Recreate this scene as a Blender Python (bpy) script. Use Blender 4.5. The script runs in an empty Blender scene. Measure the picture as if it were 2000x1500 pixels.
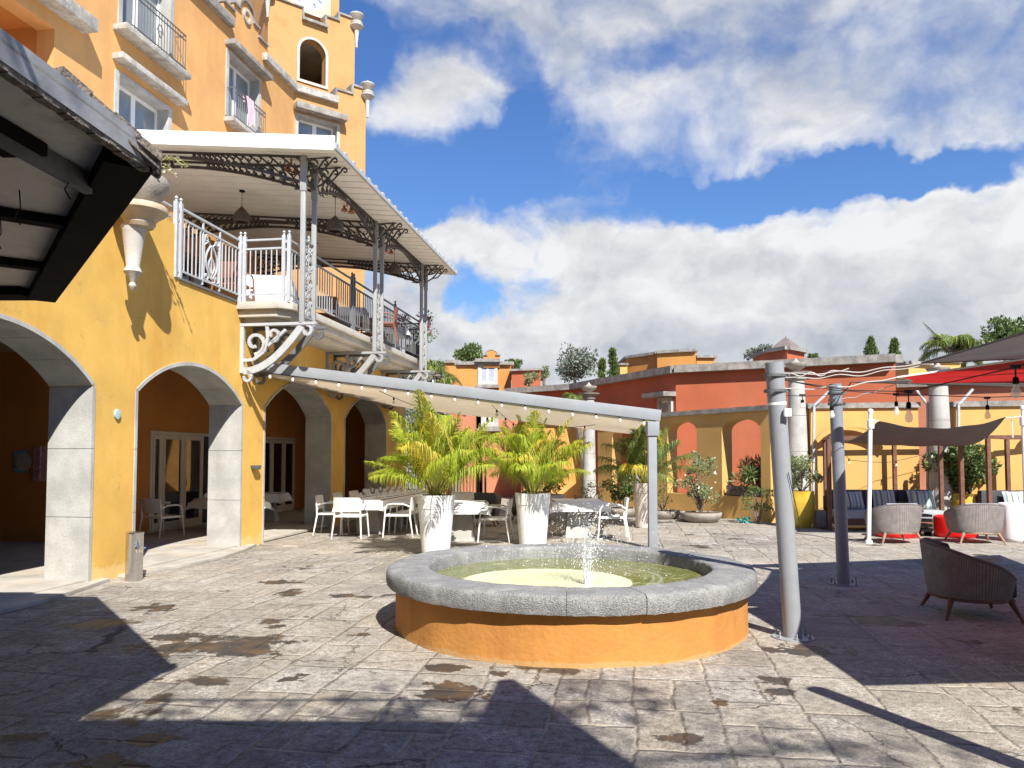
import bpy, bmesh, math, random
from mathutils import Vector, Matrix
from mathutils.geometry import tessellate_polygon
random.seed(7)
R = math.radians
C = bpy.context.scene.collection
SC = bpy.context.scene
# ------------------------------------------------------------------ camera
PITCH = R(2.674); CAMZ = 1.65
cam = bpy.data.cameras.new('camera'); camo = bpy.data.objects.new('camera', cam); C.objects.link(camo)
camo.location = (0, 0, CAMZ); camo.rotation_euler = (R(90) + PITCH, 0, 0)
cam.sensor_width = 36; cam.lens = 27; cam.shift_y = 0.035; cam.clip_start = 0.05; cam.clip_end = 6000
SC.camera = camo
def ray(px, py):
    xs = (px - 1000) / 1500; ys = -(py - 820) / 1500
    return Vector((xs, math.cos(PITCH) - ys * math.sin(PITCH), math.sin(PITCH) + ys * math.cos(PITCH)))
def RP(px, py, p0, n):
    d = ray(px, py); o = Vector((0, 0, CAMZ)); n = Vector(n)
    return o + d * ((Vector(p0) - o).dot(n) / d.dot(n))
def G(px, py, z=0.0): return RP(px, py, (0, 0, z), (0, 0, 1))
def AT(px, py, Y): return RP(px, py, (0, Y, 0), (0, 1, 0))
# ------------------------------------------------------------------ sun and sky
SUNV = Vector((0.36, -0.93, 1.03)).normalized()
sl = bpy.data.lights.new('sun', 'SUN'); sl.energy = 5.0; sl.angle = R(0.55); sl.color = (1.0, 0.95, 0.87)
so = bpy.data.objects.new('sun', sl); C.objects.link(so); so.rotation_euler = SUNV.to_track_quat('Z', 'Y').to_euler()
so.location = (0, 0, 30)
W = bpy.data.worlds.new('World'); SC.world = W; W.use_nodes = True
def NT(nt):
    def N(t, **k):
        n = nt.nodes.new(t)
        for a, b in k.items():
            if a.startswith('i_'):
                key = a[2:]; key = int(key) if key.isdigit() else key
                v = b
                if isinstance(v, bpy.types.NodeSocket): nt.links.new(v, n.inputs[key])
                else: n.inputs[key].default_value = v
            else: setattr(n, a, b)
        return n
    def M(op, a, b=None, c=None, clamp=False):
        n = nt.nodes.new('ShaderNodeMath'); n.operation = op; n.use_clamp = clamp
        for i, v in enumerate((a, b, c)):
            if v is None: continue
            if isinstance(v, bpy.types.NodeSocket): nt.links.new(v, n.inputs[i])
            else: n.inputs[i].default_value = v
        return n.outputs[0]
    def V(op, a, b=None, out=0):
        n = nt.nodes.new('ShaderNodeVectorMath'); n.operation = op
        for i, v in enumerate((a, b)):
            if v is None: continue
            if isinstance(v, bpy.types.NodeSocket): nt.links.new(v, n.inputs[i])
            else: n.inputs[i].default_value = v
        return n.outputs[out]
    def MIX(f, a, b, mode='MIX'):
        n = nt.nodes.new('ShaderNodeMix'); n.data_type = 'RGBA'; n.blend_type = mode
        for i, v in ((0, f), (6, a), (7, b)):
            if isinstance(v, bpy.types.NodeSocket): nt.links.new(v, n.inputs[i])
            else: n.inputs[i].default_value = (v if i == 0 else (*v, 1) if len(v) == 3 else v)
        return n.outputs[2]
    def SS(x, lo, hi, o0=0.0, o1=1.0):
        n = nt.nodes.new('ShaderNodeMapRange'); n.interpolation_type = 'SMOOTHSTEP'
        nt.links.new(x, n.inputs[0])
        for i, v in zip((1, 2, 3, 4), (lo, hi, o0, o1)): n.inputs[i].default_value = v
        return n.outputs[0]
    return N, M, V, MIX, SS
nt = W.node_tree; nt.nodes.clear()
N, M_, V_, MIX, SS = NT(nt)
tc = N('ShaderNodeTexCoord'); D = V_('NORMALIZE', tc.outputs['Generated'])
sky = N('ShaderNodeTexSky', sky_type='NISHITA'); sky.sun_disc = False
sky.sun_elevation = math.asin(SUNV.z); sky.sun_rotation = math.atan2(SUNV.x, SUNV.y)
sky.air_density = 1.3; sky.dust_density = 0.2; sky.ozone_density = 5.0; sky.altitude = 300
hsv = N('ShaderNodeHueSaturation'); hsv.inputs['Saturation'].default_value = 1.12; hsv.inputs['Value'].default_value = 1.42
hsv.inputs['Hue'].default_value = 0.508
nt.links.new(sky.outputs[0], hsv.inputs['Color'])
def fbm(vec, sc, det=7, rough=.55, off=(0, 0, 0), dist=0.0):
    m = N('ShaderNodeMapping'); nt.links.new(vec, m.inputs[0]); m.inputs['Location'].default_value = off
    n = N('ShaderNodeTexNoise', i_Scale=sc, i_Detail=det, i_Roughness=rough, i_Distortion=dist)
    nt.links.new(m.outputs[0], n.inputs['Vector']); return n.outputs[0]
Ds = V_('MULTIPLY', D, (1, 1, 1.5))
warp = N('ShaderNodeTexNoise', i_Scale=6.0, i_Detail=5.0, i_Roughness=.6); nt.links.new(D, warp.inputs['Vector'])
DB = V_('ADD', D, V_('MULTIPLY', V_('SUBTRACT', warp.outputs['Color'], (.5, .5, .5)), (.17, .17, .17)))
Dw = V_('ADD', Ds, V_('MULTIPLY', V_('SUBTRACT', warp.outputs['Color'], (.5, .5, .5)), (.10, .10, .10)))
n1 = fbm(Dw, 5.2, 10, .58, (3.1, 1.7, 0))
n1b = fbm(Dw, 5.2, 6, .58, (3.1, 1.7, -.045))
n3 = fbm(Ds, 3.4, 2, .5, (9, 2, 4))
BL = [(1550, -60, 800, 230, 1), (1000, -60, 420, 120, .8), (1780, 130, 470, 200, 1), (1240, 225, 260, 130, .8), (865, 195, 160, 115, .9), 
      (1360, 590, 470, 240, 1), (1900, 560, 480, 245, 1), (1225, 430, 180, 90, .8), (880, 480, 140, 100, .9), (1610, 370, 90, 40, .7),
      (1200, 720, 1700, 150, 1.3), (790, 610, 140, 120, .6), (1560, 230, 200, 110, .6), (1950, 420, 160, 110, .8)]
F = None
for (bx, by, rx, ry, amp) in BL:
    c = ray(bx, by); L = c.length; c = c.normalized()
    e1 = Vector((0, 0, 1)).cross(c).normalized() * -1; e2 = c.cross(e1).normalized()
    a = V_('DOT_PRODUCT', DB, tuple(e1 * (1500 * L / rx)), 1); b = V_('DOT_PRODUCT', DB, tuple(e2 * (1500 * L / ry)), 1)
    q = M_('ADD', M_('MULTIPLY', a, a), M_('MULTIPLY', b, b))
    front = M_('GREATER_THAN', V_('DOT_PRODUCT', D, tuple(c), 1), 0.0)
    v = M_('MULTIPLY', M_('MULTIPLY', M_('SUBTRACT', 1.0, q), amp), front)
    v = M_('MAXIMUM', v, -1.0)
    F = v if F is None else M_('SMOOTH_MAX', F, v, .15)
yb = N('ShaderNodeSeparateXYZ'); nt.links.new(D, yb.inputs[0])
# away from the photographed part of the sky: broken cloud from noise alone
back = M_('SUBTRACT', M_('MULTIPLY', n3, 4.0), 2.6)
fw = SS(yb.outputs[1], 0.25, 0.6)
Fm = N('ShaderNodeMix', data_type='FLOAT'); nt.links.new(fw, Fm.inputs[0]); nt.links.new(back, Fm.inputs[2]); nt.links.new(F, Fm.inputs[3])
vor = N('ShaderNodeTexVoronoi', feature='F1', i_Scale=11.0, i_Detail=2.0, i_Roughness=.6, normalize=True); nt.links.new(Dw, vor.inputs['Vector'])
pf0 = M_('SUBTRACT', .38, vor.outputs[0])
dens = M_('ADD', Fm.outputs[0], M_('ADD', M_('MULTIPLY', M_('SUBTRACT', n1, .5), 3.4), M_('MULTIPLY', pf0, 1.3)))
for (bx, by, rx, ry, amp) in [(735, 120, 70, 70, 1.0), (960, 100, 110, 45, .8), (1040, 260, 60, 90, .8), (740, 340, 130, 70, .9), (1000, 300, 150, 80, .8), (1003, 215, 40, 100, .5), (1480, 375, 300, 55, 1.0), (1740, 345, 260, 40, .9), (1300, 115, 90, 45, .6), (915, 560, 45, 70, .7), (925, 350, 120, 60, .5)]:
    c = ray(bx, by); L = c.length; c = c.normalized(); e1 = Vector((0, 0, 1)).cross(c).normalized(); e2 = c.cross(e1).normalized()
    a = V_('DOT_PRODUCT', DB, tuple(e1 * (1500 * L / rx)), 1); b = V_('DOT_PRODUCT', DB, tuple(e2 * (1500 * L / ry)), 1)
    q = M_('MAXIMUM', M_('SUBTRACT', 1.0, M_('MULTIPLY', M_('ADD', M_('MULTIPLY', a, a), M_('MULTIPLY', b, b)), .5)), 0.0)
    dens = M_('SUBTRACT', dens, M_('MULTIPLY', M_('MULTIPLY', q, amp * 1.05), M_('GREATER_THAN', V_('DOT_PRODUCT', D, tuple(c), 1), 0.0)))
upz = SS(yb.outputs[2], .26, .38)
al = N('ShaderNodeMapRange', interpolation_type='SMOOTHSTEP'); nt.links.new(dens, al.inputs[0]); al.inputs[1].default_value = -.28; nt.links.new(M_('ADD', .55, M_('MULTIPLY', upz, 1.0)), al.inputs[2])
alpha = al.outputs[0]
relief = M_('ADD', M_('MULTIPLY', M_('SUBTRACT', n1, n1b), 3.0), M_('MULTIPLY', pf0, .55))
low = SS(yb.outputs[2], 0.03, 0.24)
thick = SS(dens, 0.3, 2.4)
tone = M_('ADD', M_('ADD', .86, relief), M_('MULTIPLY', M_('SUBTRACT', n3, .5), 1.3))
tone = M_('SUBTRACT', tone, M_('MULTIPLY', thick, .34))
tone = M_('SUBTRACT', tone, M_('MULTIPLY', M_('SUBTRACT', 1.0, low), .42))
tone = M_('SUBTRACT', tone, M_('MULTIPLY', upz, .16), clamp=True)
ccol = MIX(tone, (4.5, 4.9, 5.6), (9.7, 9.7, 9.7))
skyc = MIX(1.0, hsv.outputs[0], (.82, .95, 1.12), 'MULTIPLY')
col = MIX(M_('MULTIPLY', alpha, .97), skyc, ccol)
bg = N('ShaderNodeBackground', i_Strength=0.05); nt.links.new(col, bg.inputs[0])
wo = N('ShaderNodeOutputWorld'); nt.links.new(bg.outputs[0], wo.inputs[0])
SC.view_settings.view_transform = 'Standard'; SC.view_settings.look = 'None'
SC.view_settings.exposure = 0.92; SC.view_settings.gamma = 1
# ------------------------------------------------------------------ object helpers
def props(o, label=None, cat=None, group=None, kind=None):
    if label: o['label'] = label
    if cat: o['category'] = cat
    if group: o['group'] = group
    if kind: o['kind'] = kind
    return o
def thing(name, label, cat, loc=(0, 0, 0), group=None):
    o = bpy.data.objects.new(name, None); C.objects.link(o); o.location = loc; o.empty_display_size = .1
    return props(o, label, cat, group)
def root_of(p):
    while p.parent: p = p.parent
    return p
class MB:
    def __init__(s): s.v = []; s.f = []; s.m = []
    def add(s, vs, fs, mi=0):
        b = len(s.v); s.v += [Vector(v) for v in vs]; s.f += [[b + i for i in f] for f in fs]; s.m += [mi] * len(fs); return s
    def box(s, a, b, mi=0, M=None):
        x0, y0, z0 = a; x1, y1, z1 = b
        vs = [(x0, y0, z0), (x1, y0, z0), (x1, y1, z0), (x0, y1, z0), (x0, y0, z1), (x1, y0, z1), (x1, y1, z1), (x0, y1, z1)]
        if M: vs = [M(*v) if callable(M) else M @ Vector(v) for v in vs]
        return s.add(vs, [(0, 3, 2, 1), (4, 5, 6, 7), (0, 1, 5, 4), (1, 2, 6, 5), (2, 3, 7, 6), (3, 0, 4, 7)], mi)
    def bar(s, p, q, w, h=None, mi=0, up=(0, 0, 1), w2=None, h2=None):
        p = Vector(p); q = Vector(q); h = h or w; d = (q - p)
        if d.length < 1e-6: return s
        d.normalize(); u = Vector(up)
        if abs(d.dot(u)) > .99: u = Vector((0, 1, 0))
        r = d.cross(u).normalized(); u = r.cross(d)
        w2 = w2 or w; h2 = h2 or h; vs = []
        for c, a, b in ((p, w, h), (q, w2, h2)):
            for i, j in ((-1, -1), (1, -1), (1, 1), (-1, 1)): vs.append(c + r * (a / 2 * i) + u * (b / 2 * j))
        return s.add(vs, [(0, 1, 2, 3), (7, 6, 5, 4), (0, 4, 5, 1), (1, 5, 6, 2), (2, 6, 7, 3), (3, 7, 4, 0)], mi)
    def tube(s, pts, r, n=6, mi=0, cap=True, flat=None):
        pts = [Vector(p) for p in pts]; L = len(pts); rs = r if isinstance(r, (list, tuple)) else [r] * L
        u = None; vs = []
        for i in range(L):
            d = (pts[min(i + 1, L - 1)] - pts[max(i - 1, 0)])
            if d.length < 1e-9: d = Vector((0, 0, 1))
            d.normalize()
            if u is None:
                u = d.orthogonal().normalized() if flat is None else Vector(flat)
            u = (u - d * u.dot(d));
            if u.length < 1e-6: u = d.orthogonal()
            u.normalize(); w = d.cross(u)
            for k in range(n):
                a = 2 * math.pi * (k + .5) / n; vs.append(pts[i] + (u * math.cos(a) + w * math.sin(a)) * rs[i])
        fs = [(i * n + k, i * n + (k + 1) % n, (i + 1) * n + (k + 1) % n, (i + 1) * n + k) for i in range(L - 1) for k in range(n)]
        if cap: fs += [tuple(range(n))[::-1], tuple((L - 1) * n + k for k in range(n))]
        return s.add(vs, fs, mi)
    def lathe(s, prof, c=(0, 0, 0), n=24, mi=0, cap=True):
        c = Vector(c); vs = []; L = len(prof)
        for r, z in prof:
            for k in range(n):
                a = 2 * math.pi * k / n; vs.append(c + Vector((r * math.cos(a), r * math.sin(a), z)))
        fs = [(i * n + k, i * n + (k + 1) % n, (i + 1) * n + (k + 1) % n, (i + 1) * n + k) for i in range(L - 1) for k in range(n)]
        if cap: fs += [tuple(range(n))[::-1], tuple((L - 1) * n + k for k in range(n))]
        return s.add(vs, fs, mi)
    def poly(s, outer, holes, P, w0, w1, mi=0, side_mi=None):
        """2-D outline with holes, front at depth w0, back at w1; P(a, b, w) gives the world point"""
        side_mi = mi if side_mi is None else side_mi
        loops = [outer] + list(holes); flat = [p for l in loops for p in l]
        tris = tessellate_polygon([[Vector((p[0], p[1], 0)) for p in l] for l in loops])
        n = len(flat)
        vs = [P(a, b, w0) for a, b in flat] + [P(a, b, w1) for a, b in flat]
        b0 = len(s.v); s.v += [Vector(v) for v in vs]
        for t in tris:
            s.f.append([b0 + i for i in t]); s.m.append(mi); s.f.append([b0 + n + i for i in reversed(t)]); s.m.append(mi)
        o = 0
        for l in loops:
            k = len(l)
            for i in range(k):
                s.f.append([b0 + o + i, b0 + o + (i + 1) % k, b0 + n + o + (i + 1) % k, b0 + n + o + i]); s.m.append(side_mi)
            o += k
        return s
    def build(s, name, mats, parent=None, smooth=False, bevel=0, kind=None, keep=False):
        off = root_of(parent).location if parent else Vector((0, 0, 0))
        me = bpy.data.meshes.new(name); me.from_pydata([tuple(v - off) for v in s.v], [], s.f)
        mats = mats if isinstance(mats, (list, tuple)) else [mats]
        for m in mats: me.materials.append(m)
        for p, i in zip(me.polygons, s.m): p.material_index = i
        bm = bmesh.new(); bm.from_mesh(me)
        if smooth or bevel: bmesh.ops.remove_doubles(bm, verts=bm.verts, dist=1e-5)
        if not keep: bmesh.ops.recalc_face_normals(bm, faces=bm.faces)
        if bevel: bmesh.ops.bevel(bm, geom=[e for e in bm.edges if len(e.link_faces) == 2 and e.calc_face_angle(0) > .6], offset=bevel, segments=2, affect='EDGES', profile=.6, clamp_overlap=True)
        bm.to_mesh(me); bm.free()
        if smooth or bevel:
            for p in me.polygons: p.use_smooth = True
            if hasattr(me, 'set_sharp_from_angle'): me.set_sharp_from_angle(angle=R(40))
        o = bpy.data.objects.new(name, me); C.objects.link(o)
        if parent: o.parent = parent
        if kind: o['kind'] = kind
        return o
def copy_tree(o, parent=None):
    c = o.copy(); C.objects.link(c); c.parent = parent
    for ch in list(o.children): copy_tree(ch, c)
    return c
def place(o, loc, rz=0, label=None, group=None, sc=None):
    o.location = loc; o.rotation_euler = (0, 0, rz)
    if label: o['label'] = label
    if group: o['group'] = group
    if sc: o.scale = (sc, sc, sc)
    return o
def lerp(a, b, t): return a + (b - a) * t
# ------------------------------------------------------------------ materials
MATS = {}
def mat(name, col, rough=.6, metal=0., var=.15, vs=3.0, bump=.0, bs=40., spec=.5, stain=None, ss=1.2, sa=.5, streak=False, trans=0., island=None, co='Object', alpha=None, fine=0.):
    m = bpy.data.materials.new(name); m.use_nodes = True; nt = m.node_tree; nt.nodes.clear()
    N, M, V, MIX, SS = NT(nt)
    out = N('ShaderNodeOutputMaterial'); b = N('ShaderNodeBsdfPrincipled')
    b.inputs['Roughness'].default_value = rough; b.inputs['Metallic'].default_value = metal
    b.inputs['Specular IOR Level'].default_value = spec
    g = N('ShaderNodeNewGeometry'); P = g.outputs['Position']
    c = None
    n = N('ShaderNodeTexNoise', i_Scale=vs, i_Detail=6.0, i_Roughness=.6); nt.links.new(P, n.inputs['Vector'])
    f = SS(n.outputs[0], .3, .7)
    dark = tuple(x * (1 - var) for x in col); lite = tuple(min(1, x * (1 + var)) for x in col)
    c = MIX(f, dark, lite)
    if fine:
        n4 = N('ShaderNodeTexNoise', i_Scale=bs * .6, i_Detail=4.0); nt.links.new(P, n4.inputs['Vector'])
        c = MIX(SS(n4.outputs[0], .35, .65, 0, fine), c, tuple(x * .45 for x in col))
    if stain:
        mp = N('ShaderNodeMapping'); nt.links.new(P, mp.inputs[0])
        if streak: mp.inputs['Scale'].default_value = (1, 1, .14)
        n2 = N('ShaderNodeTexNoise', i_Scale=ss, i_Detail=8.0, i_Roughness=.65); nt.links.new(mp.outputs[0], n2.inputs['Vector'])
        c = MIX(SS(n2.outputs[0], .48, .75, 0, sa), c, stain)
    if island:
        c2 = MIX(g.outputs['Random Per Island'], c, island); c = c2
    nt.links.new(c, b.inputs['Base Color'])
    if bump:
        n3 = N('ShaderNodeTexNoise', i_Scale=bs, i_Detail=5.0); nt.links.new(P, n3.inputs['Vector'])
        bp = N('ShaderNodeBump', i_Strength=bump, i_Distance=.02); nt.links.new(n3.outputs[0], bp.inputs['Height'])
        nt.links.new(bp.outputs[0], b.inputs['Normal'])
    sh = b.outputs[0]
    if trans:
        t = N('ShaderNodeBsdfTranslucent'); nt.links.new(c, t.inputs[0])
        mx = N('ShaderNodeMixShader', i_0=trans); nt.links.new(sh, mx.inputs[1]); nt.links.new(t.outputs[0], mx.inputs[2]); sh = mx.outputs[0]
    if alpha is not None: b.inputs['Alpha'].default_value = alpha
    nt.links.new(sh, out.inputs[0]); MATS[name] = m; return m
def mod(m, fn):
    nt = m.node_tree; fn(nt, next(n for n in nt.nodes if n.type == 'BSDF_PRINCIPLED'), NT(nt)); return m
yellow = mat('yellow_plaster', (.66, .40, .09), .85, var=.12, vs=1.1, bump=.12, bs=60, stain=(.60, .29, .04), ss=1.3, sa=.85, streak=True, fine=.05)
orange = mat('orange_plaster', (.60, .33, .12), .85, var=.10, vs=.9, bump=.12, bs=50, stain=(.52, .25, .075), ss=1.1, sa=.75, streak=True, fine=.05)
towerm = mat('tower_plaster', (.47, .265, .10), .85, var=.12, vs=1.0, bump=.12, bs=50, stain=(.42, .16, .04), ss=1.0, sa=.75, streak=False, fine=.06)  # facade paint again, darkened because the sun strikes the tower harder
def worn(h, colr, seed):
    def f(nt, b, H):
        N, M, V, MIX, SS = H; P = N('ShaderNodeNewGeometry').outputs['Position']; s = N('ShaderNodeSeparateXYZ'); nt.links.new(P, s.inputs[0])
        n = N('ShaderNodeTexNoise', i_Scale=3.2, i_Detail=7.0, i_Roughness=.65); mp = N('ShaderNodeMapping'); mp.inputs['Location'].default_value = (seed, 2, 1); nt.links.new(P, mp.inputs[0]); nt.links.new(mp.outputs[0], n.inputs['Vector'])
        old = b.inputs['Base Color'].links[0].from_socket
        m = SS(M('SUBTRACT', M('MULTIPLY', n.outputs[0], h * 2.4), s.outputs[2]), h * .55, h * .75)
        c = MIX(M('MULTIPLY', m, .75), old, colr)
        v = N('ShaderNodeTexVoronoi', feature='DISTANCE_TO_EDGE', i_Scale=.8); nt.links.new(V('ADD', P, V('MULTIPLY', n.outputs['Color'], (.5, .5, .5))), v.inputs['Vector'])
        ck = M('MULTIPLY', M('SUBTRACT', 1.0, SS(v.outputs[0], .001, .006)), SS(n.outputs[0], .5, .6))
        c = MIX(M('MULTIPLY', ck, .45), c, tuple(x * .35 for x in colr)); nt.links.new(c, b.inputs['Base Color'])
    return f
mod(yellow, worn(.30, (.66, .48, .20), 3))
loggia = mat('loggia_plaster', (.50, .20, .045), .85, var=.1, vs=1.0, bump=.08)
ochre = mat('ochre_plaster', (.58, .35, .11), .85, var=.08, vs=.8, bump=.1, bs=50, stain=(.54, .29, .08), ss=.7, sa=.35, streak=True, fine=.04)
terra = mat('terracotta_plaster', (.40, .105, .045), .85, var=.1, vs=.7, bump=.1, bs=50, stain=(.42, .14, .07), ss=.7, sa=.5, streak=True)
salmon = mat('salmon_plaster', (.42, .165, .09), .85, var=.1, vs=.7, bump=.1, bs=50, stain=(.55, .2, .1), ss=.7, sa=.5, streak=True)
housem = mat('house_plaster', (.47, .22, .055), .85, var=.08, vs=.7, bump=.1, bs=50, stain=(.36, .15, .035), ss=.7, sa=.5, streak=True)
concrete = mat('concrete', (.42, .415, .39), .85, var=.18, vs=2.2, bump=.25, bs=70, stain=(.30, .29, .26), ss=1.6, sa=.6, streak=True, fine=.18)
ledgem = mat('ledge_stone', (.40, .385, .35), .9, var=.25, vs=5, bump=.4, bs=40, stain=(.17, .155, .135), ss=3, sa=.7, fine=.25)
coping = mat('weathered_coping', (.28, .265, .24), .9, var=.3, vs=4, bump=.5, bs=30, stain=(.12, .11, .10), ss=3, sa=.7, fine=.3)
slabm = mat('slab_concrete', (.48, .45, .39), .85, var=.15, vs=2.5, bump=.2, bs=60, stain=(.32, .28, .22), ss=2.5, sa=.5, streak=False, fine=.15)
volc = mat('basalt_rim', (.29, .29, .285), .9, var=.2, vs=5, bump=.9, bs=110, stain=(.42, .41, .39), ss=4, sa=.7, fine=.7)
fbase = mat('fountain_plaster', (.46, .205, .046), .85, var=.08, vs=3, bump=.3, bs=25, stain=(.36, .14, .03), ss=2.5, sa=.7, streak=True)
mod(fbase, worn(.055, (.44, .27, .11), 9))
greym = mat('grey_paint', (.30, .31, .31), .45, .0, var=.06, vs=5, bump=.03)
pergm = mat('pergola_paint', (.26, .28, .30), .45, var=.06, vs=3, bump=.03)
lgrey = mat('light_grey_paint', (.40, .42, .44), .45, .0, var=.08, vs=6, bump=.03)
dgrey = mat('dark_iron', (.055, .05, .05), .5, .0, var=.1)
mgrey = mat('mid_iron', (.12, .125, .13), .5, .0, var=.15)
polem = mat('pole_paint', (.27, .285, .305), .42, .0, var=.08, vs=5, bump=.05, stain=(.15, .16, .18), ss=5, sa=.5)
blackm = mat('black_metal', (.010, .009, .009), .9, var=.2, spec=.1)
white = mat('white_paint', (.82, .82, .81), .5, var=.03)
plastic = mat('white_resin', (.72, .71, .68), .4, var=.03)
cloth = mat('white_cloth', (.80, .80, .80), .9, var=.04, bump=.1, bs=30)
canw = mat('canopy_sheet', (.84, .82, .77), .6, var=.05, vs=3)
pfab = mat('pergola_fabric', (.84, .77, .65), .85, var=.05, vs=4, trans=.55)
wood = mat('brown_wood', (.14, .06, .035), .6, var=.25, vs=8, bump=.2)
teak = mat('teak', (.26, .16, .10), .6, var=.25, vs=8, bump=.1)
plank = mat('grey_plank', (.16, .12, .10), .8, var=.3, vs=12, bump=.4)
red = mat('red_lacquer', (.80, .015, .015), .35, var=.05)
sailg = mat('grey_sail', (.15, .135, .13), .9, var=.08, vs=5, bump=.15, bs=15, trans=.25)
sailr = mat('red_sail', (.55, .02, .02), .9, var=.1, vs=5, bump=.15, bs=15, trans=.4)
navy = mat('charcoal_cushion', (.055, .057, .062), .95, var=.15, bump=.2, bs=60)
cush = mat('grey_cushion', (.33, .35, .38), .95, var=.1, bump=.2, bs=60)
yglaze = mat('yellow_glaze', (.52, .36, .04), .3, var=.12, vs=4, stain=(.55, .33, .03), ss=3, sa=.5)
bowlm = mat('stone_bowl', (.33, .30, .26), .9, var=.2, vs=5, bump=.4, bs=40, stain=(.18, .16, .13), ss=4, sa=.6)
ovase = mat('cream_stone', (.42, .35, .25), .8, var=.15, vs=4, bump=.2, stain=(.35, .27, .16), ss=3, sa=.6, streak=True)
wstone = mat('white_stone', (.44, .42, .38), .8, var=.12, vs=4, bump=.2, stain=(.4, .38, .35), ss=3, sa=.6, streak=True)
copper = mat('copper', (.45, .16, .08), .3, .9)
rattan = mat('rattan_shade', (.10, .08, .065), .8, var=.3, vs=30, bump=.5, bs=90)
soil = mat('soil', (.09, .05, .03), .95, var=.3, vs=20, bump=.6)
areca = mat('areca_leaf', (.30, .42, .03), .5, var=.3, vs=2.2, trans=.5, island=(.50, .54, .05))
arecag = mat('green_palm_leaf', (.09, .15, .03), .5, var=.3, vs=3, trans=.35, island=(.20, .25, .06))
stemm = mat('palm_stem', (.35, .32, .08), .6, var=.3, vs=10)
leafg = mat('leaf_green', (.06, .11, .03), .5, var=.3, vs=2, trans=.3, island=(.16, .22, .06))
leafl = mat('leaf_light', (.17, .22, .09), .5, var=.3, vs=2, trans=.3, island=(.32, .36, .18))
leafs = mat('leaf_silver', (.14, .17, .12), .5, var=.3, vs=2, trans=.25, island=(.26, .29, .24))
leafd = mat('leaf_dark', (.035, .065, .02), .55, var=.3, vs=2, trans=.2, island=(.09, .14, .04))
pinkf = mat('pink_petal', (.55, .06, .22), .6, var=.2, trans=.3)
redf = mat('red_petal', (.6, .02, .03), .6, var=.2, trans=.3)
bark = mat('bark', (.16, .12, .09), .9, var=.3, vs=10, bump=.6)
tile = mat('roof_slate', (.16, .13, .12), .8, var=.2, vs=8, bump=.4)
steel = mat('brushed_steel', (.60, .59, .58), .25, 1.0, var=.06, vs=20)
chrome = mat('polished_steel', (.75, .75, .75), .1, 1.0, var=.02)
wframe = mat('white_frame', (.78, .78, .77), .45, var=.03)
bframe = mat('beige_frame', (.58, .53, .46), .5, var=.04)
curtain = mat('curtain', (.34, .37, .42), .9, var=.08, vs=6, bump=.4, bs=8)
glassw = mat('window_glass', (.22, .25, .27), .08, 0.0, var=.1, spec=1.0)  # grey base colour holds part of the reflected sky
glassd = mat('door_glass', (.012, .012, .014), .03, 0.0, var=.3, spec=1.0)
teal = mat('teal_cloth', (.05, .42, .40), .8, var=.2, bump=.5)
pinkc = mat('pink_towel', (.70, .42, .50), .9, var=.05, bump=.3)
rope = mat('white_rope', (.72, .70, .66), .8, var=.1)
cable = mat('black_cable', (.015, .015, .015), .7, var=.1)
def bulb_mat():
    m = mat('bulb_glass', (.95, .92, .85), .05, var=0)
    def f(nt, b, H): b.inputs['Alpha'].default_value = .45; b.inputs['Base Color'].default_value = (.9, .86, .75, 1)
    return mod(m, f)
bulbm = bulb_mat()
bulbw = mat('frosted_bulb', (.85, .80, .74), .3, var=.02, trans=.3)
# wicker: fine woven relief
def wick(nt, b, H):
    N, M, V, MIX, SS = H
    tcn = N('ShaderNodeTexCoord'); uv = tcn.outputs['UV']
    s = N('ShaderNodeSeparateXYZ'); nt.links.new(uv, s.inputs[0])
    a = M('SINE', M('MULTIPLY', s.outputs[0], 2 * math.pi * 46)); c = M('SINE', M('MULTIPLY', s.outputs[1], 2 * math.pi * 34))
    h = M('ADD', M('MULTIPLY', M('ABSOLUTE', a), .9), M('MULTIPLY', c, .35))
    bp = N('ShaderNodeBump', i_Strength=.9, i_Distance=.012); nt.links.new(h, bp.inputs['Height']); nt.links.new(bp.outputs[0], b.inputs['Normal'])
    old = b.inputs['Base Color'].links[0].from_socket
    nt.links.new(MIX(SS(h, .0, .45), (.12, .10, .09), old), b.inputs['Base Color'])
wicker = mod(mat('taupe_wicker', (.31, .275, .26), .8, var=.15, vs=9), wick)
wickerd = mod(mat('charcoal_wicker', (.33, .30, .28), .8, var=.15, vs=9), wick)
# striped cushion
def stripes(nt, b, H):
    N, M, V, MIX, SS = H
    tcn = N('ShaderNodeTexCoord'); s = N('ShaderNodeSeparateXYZ'); nt.links.new(tcn.outputs['UV'], s.inputs[0])
    r = N('ShaderNodeValToRGB'); nt.links.new(M('FRACT', M('MULTIPLY', s.outputs[0], 1.6)), r.inputs[0]); e = r.color_ramp; e.interpolation = 'CONSTANT'
    cols = [(0, (.60, .64, .64)), (.14, (.22, .32, .36)), (.24, (.50, .55, .30)), (.34, (.62, .62, .58)), (.46, (.10, .12, .14)), (.58, (.60, .62, .60)), (.68, (.30, .45, .40)), (.80, (.58, .58, .40)), (.90, (.14, .2, .25))]
    e.elements[0].color = (*cols[0][1], 1); e.elements[1].position = cols[1][0]; e.elements[1].color = (*cols[1][1], 1)
    for p, c in cols[2:]: q = e.elements.new(p); q.color = (*c, 1)
    n = N('ShaderNodeTexNoise', i_Scale=60.0); nt.links.new(tcn.outputs['UV'], n.inputs['Vector'])
    nt.links.new(MIX(SS(n.outputs[0], .4, .6, 0, .35), r.outputs[0], (.3, .34, .36)), b.inputs['Base Color'])
stripe = mod(mat('striped_cushion', (.5, .5, .5), .95, bump=.2, bs=60), stripes)
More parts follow.
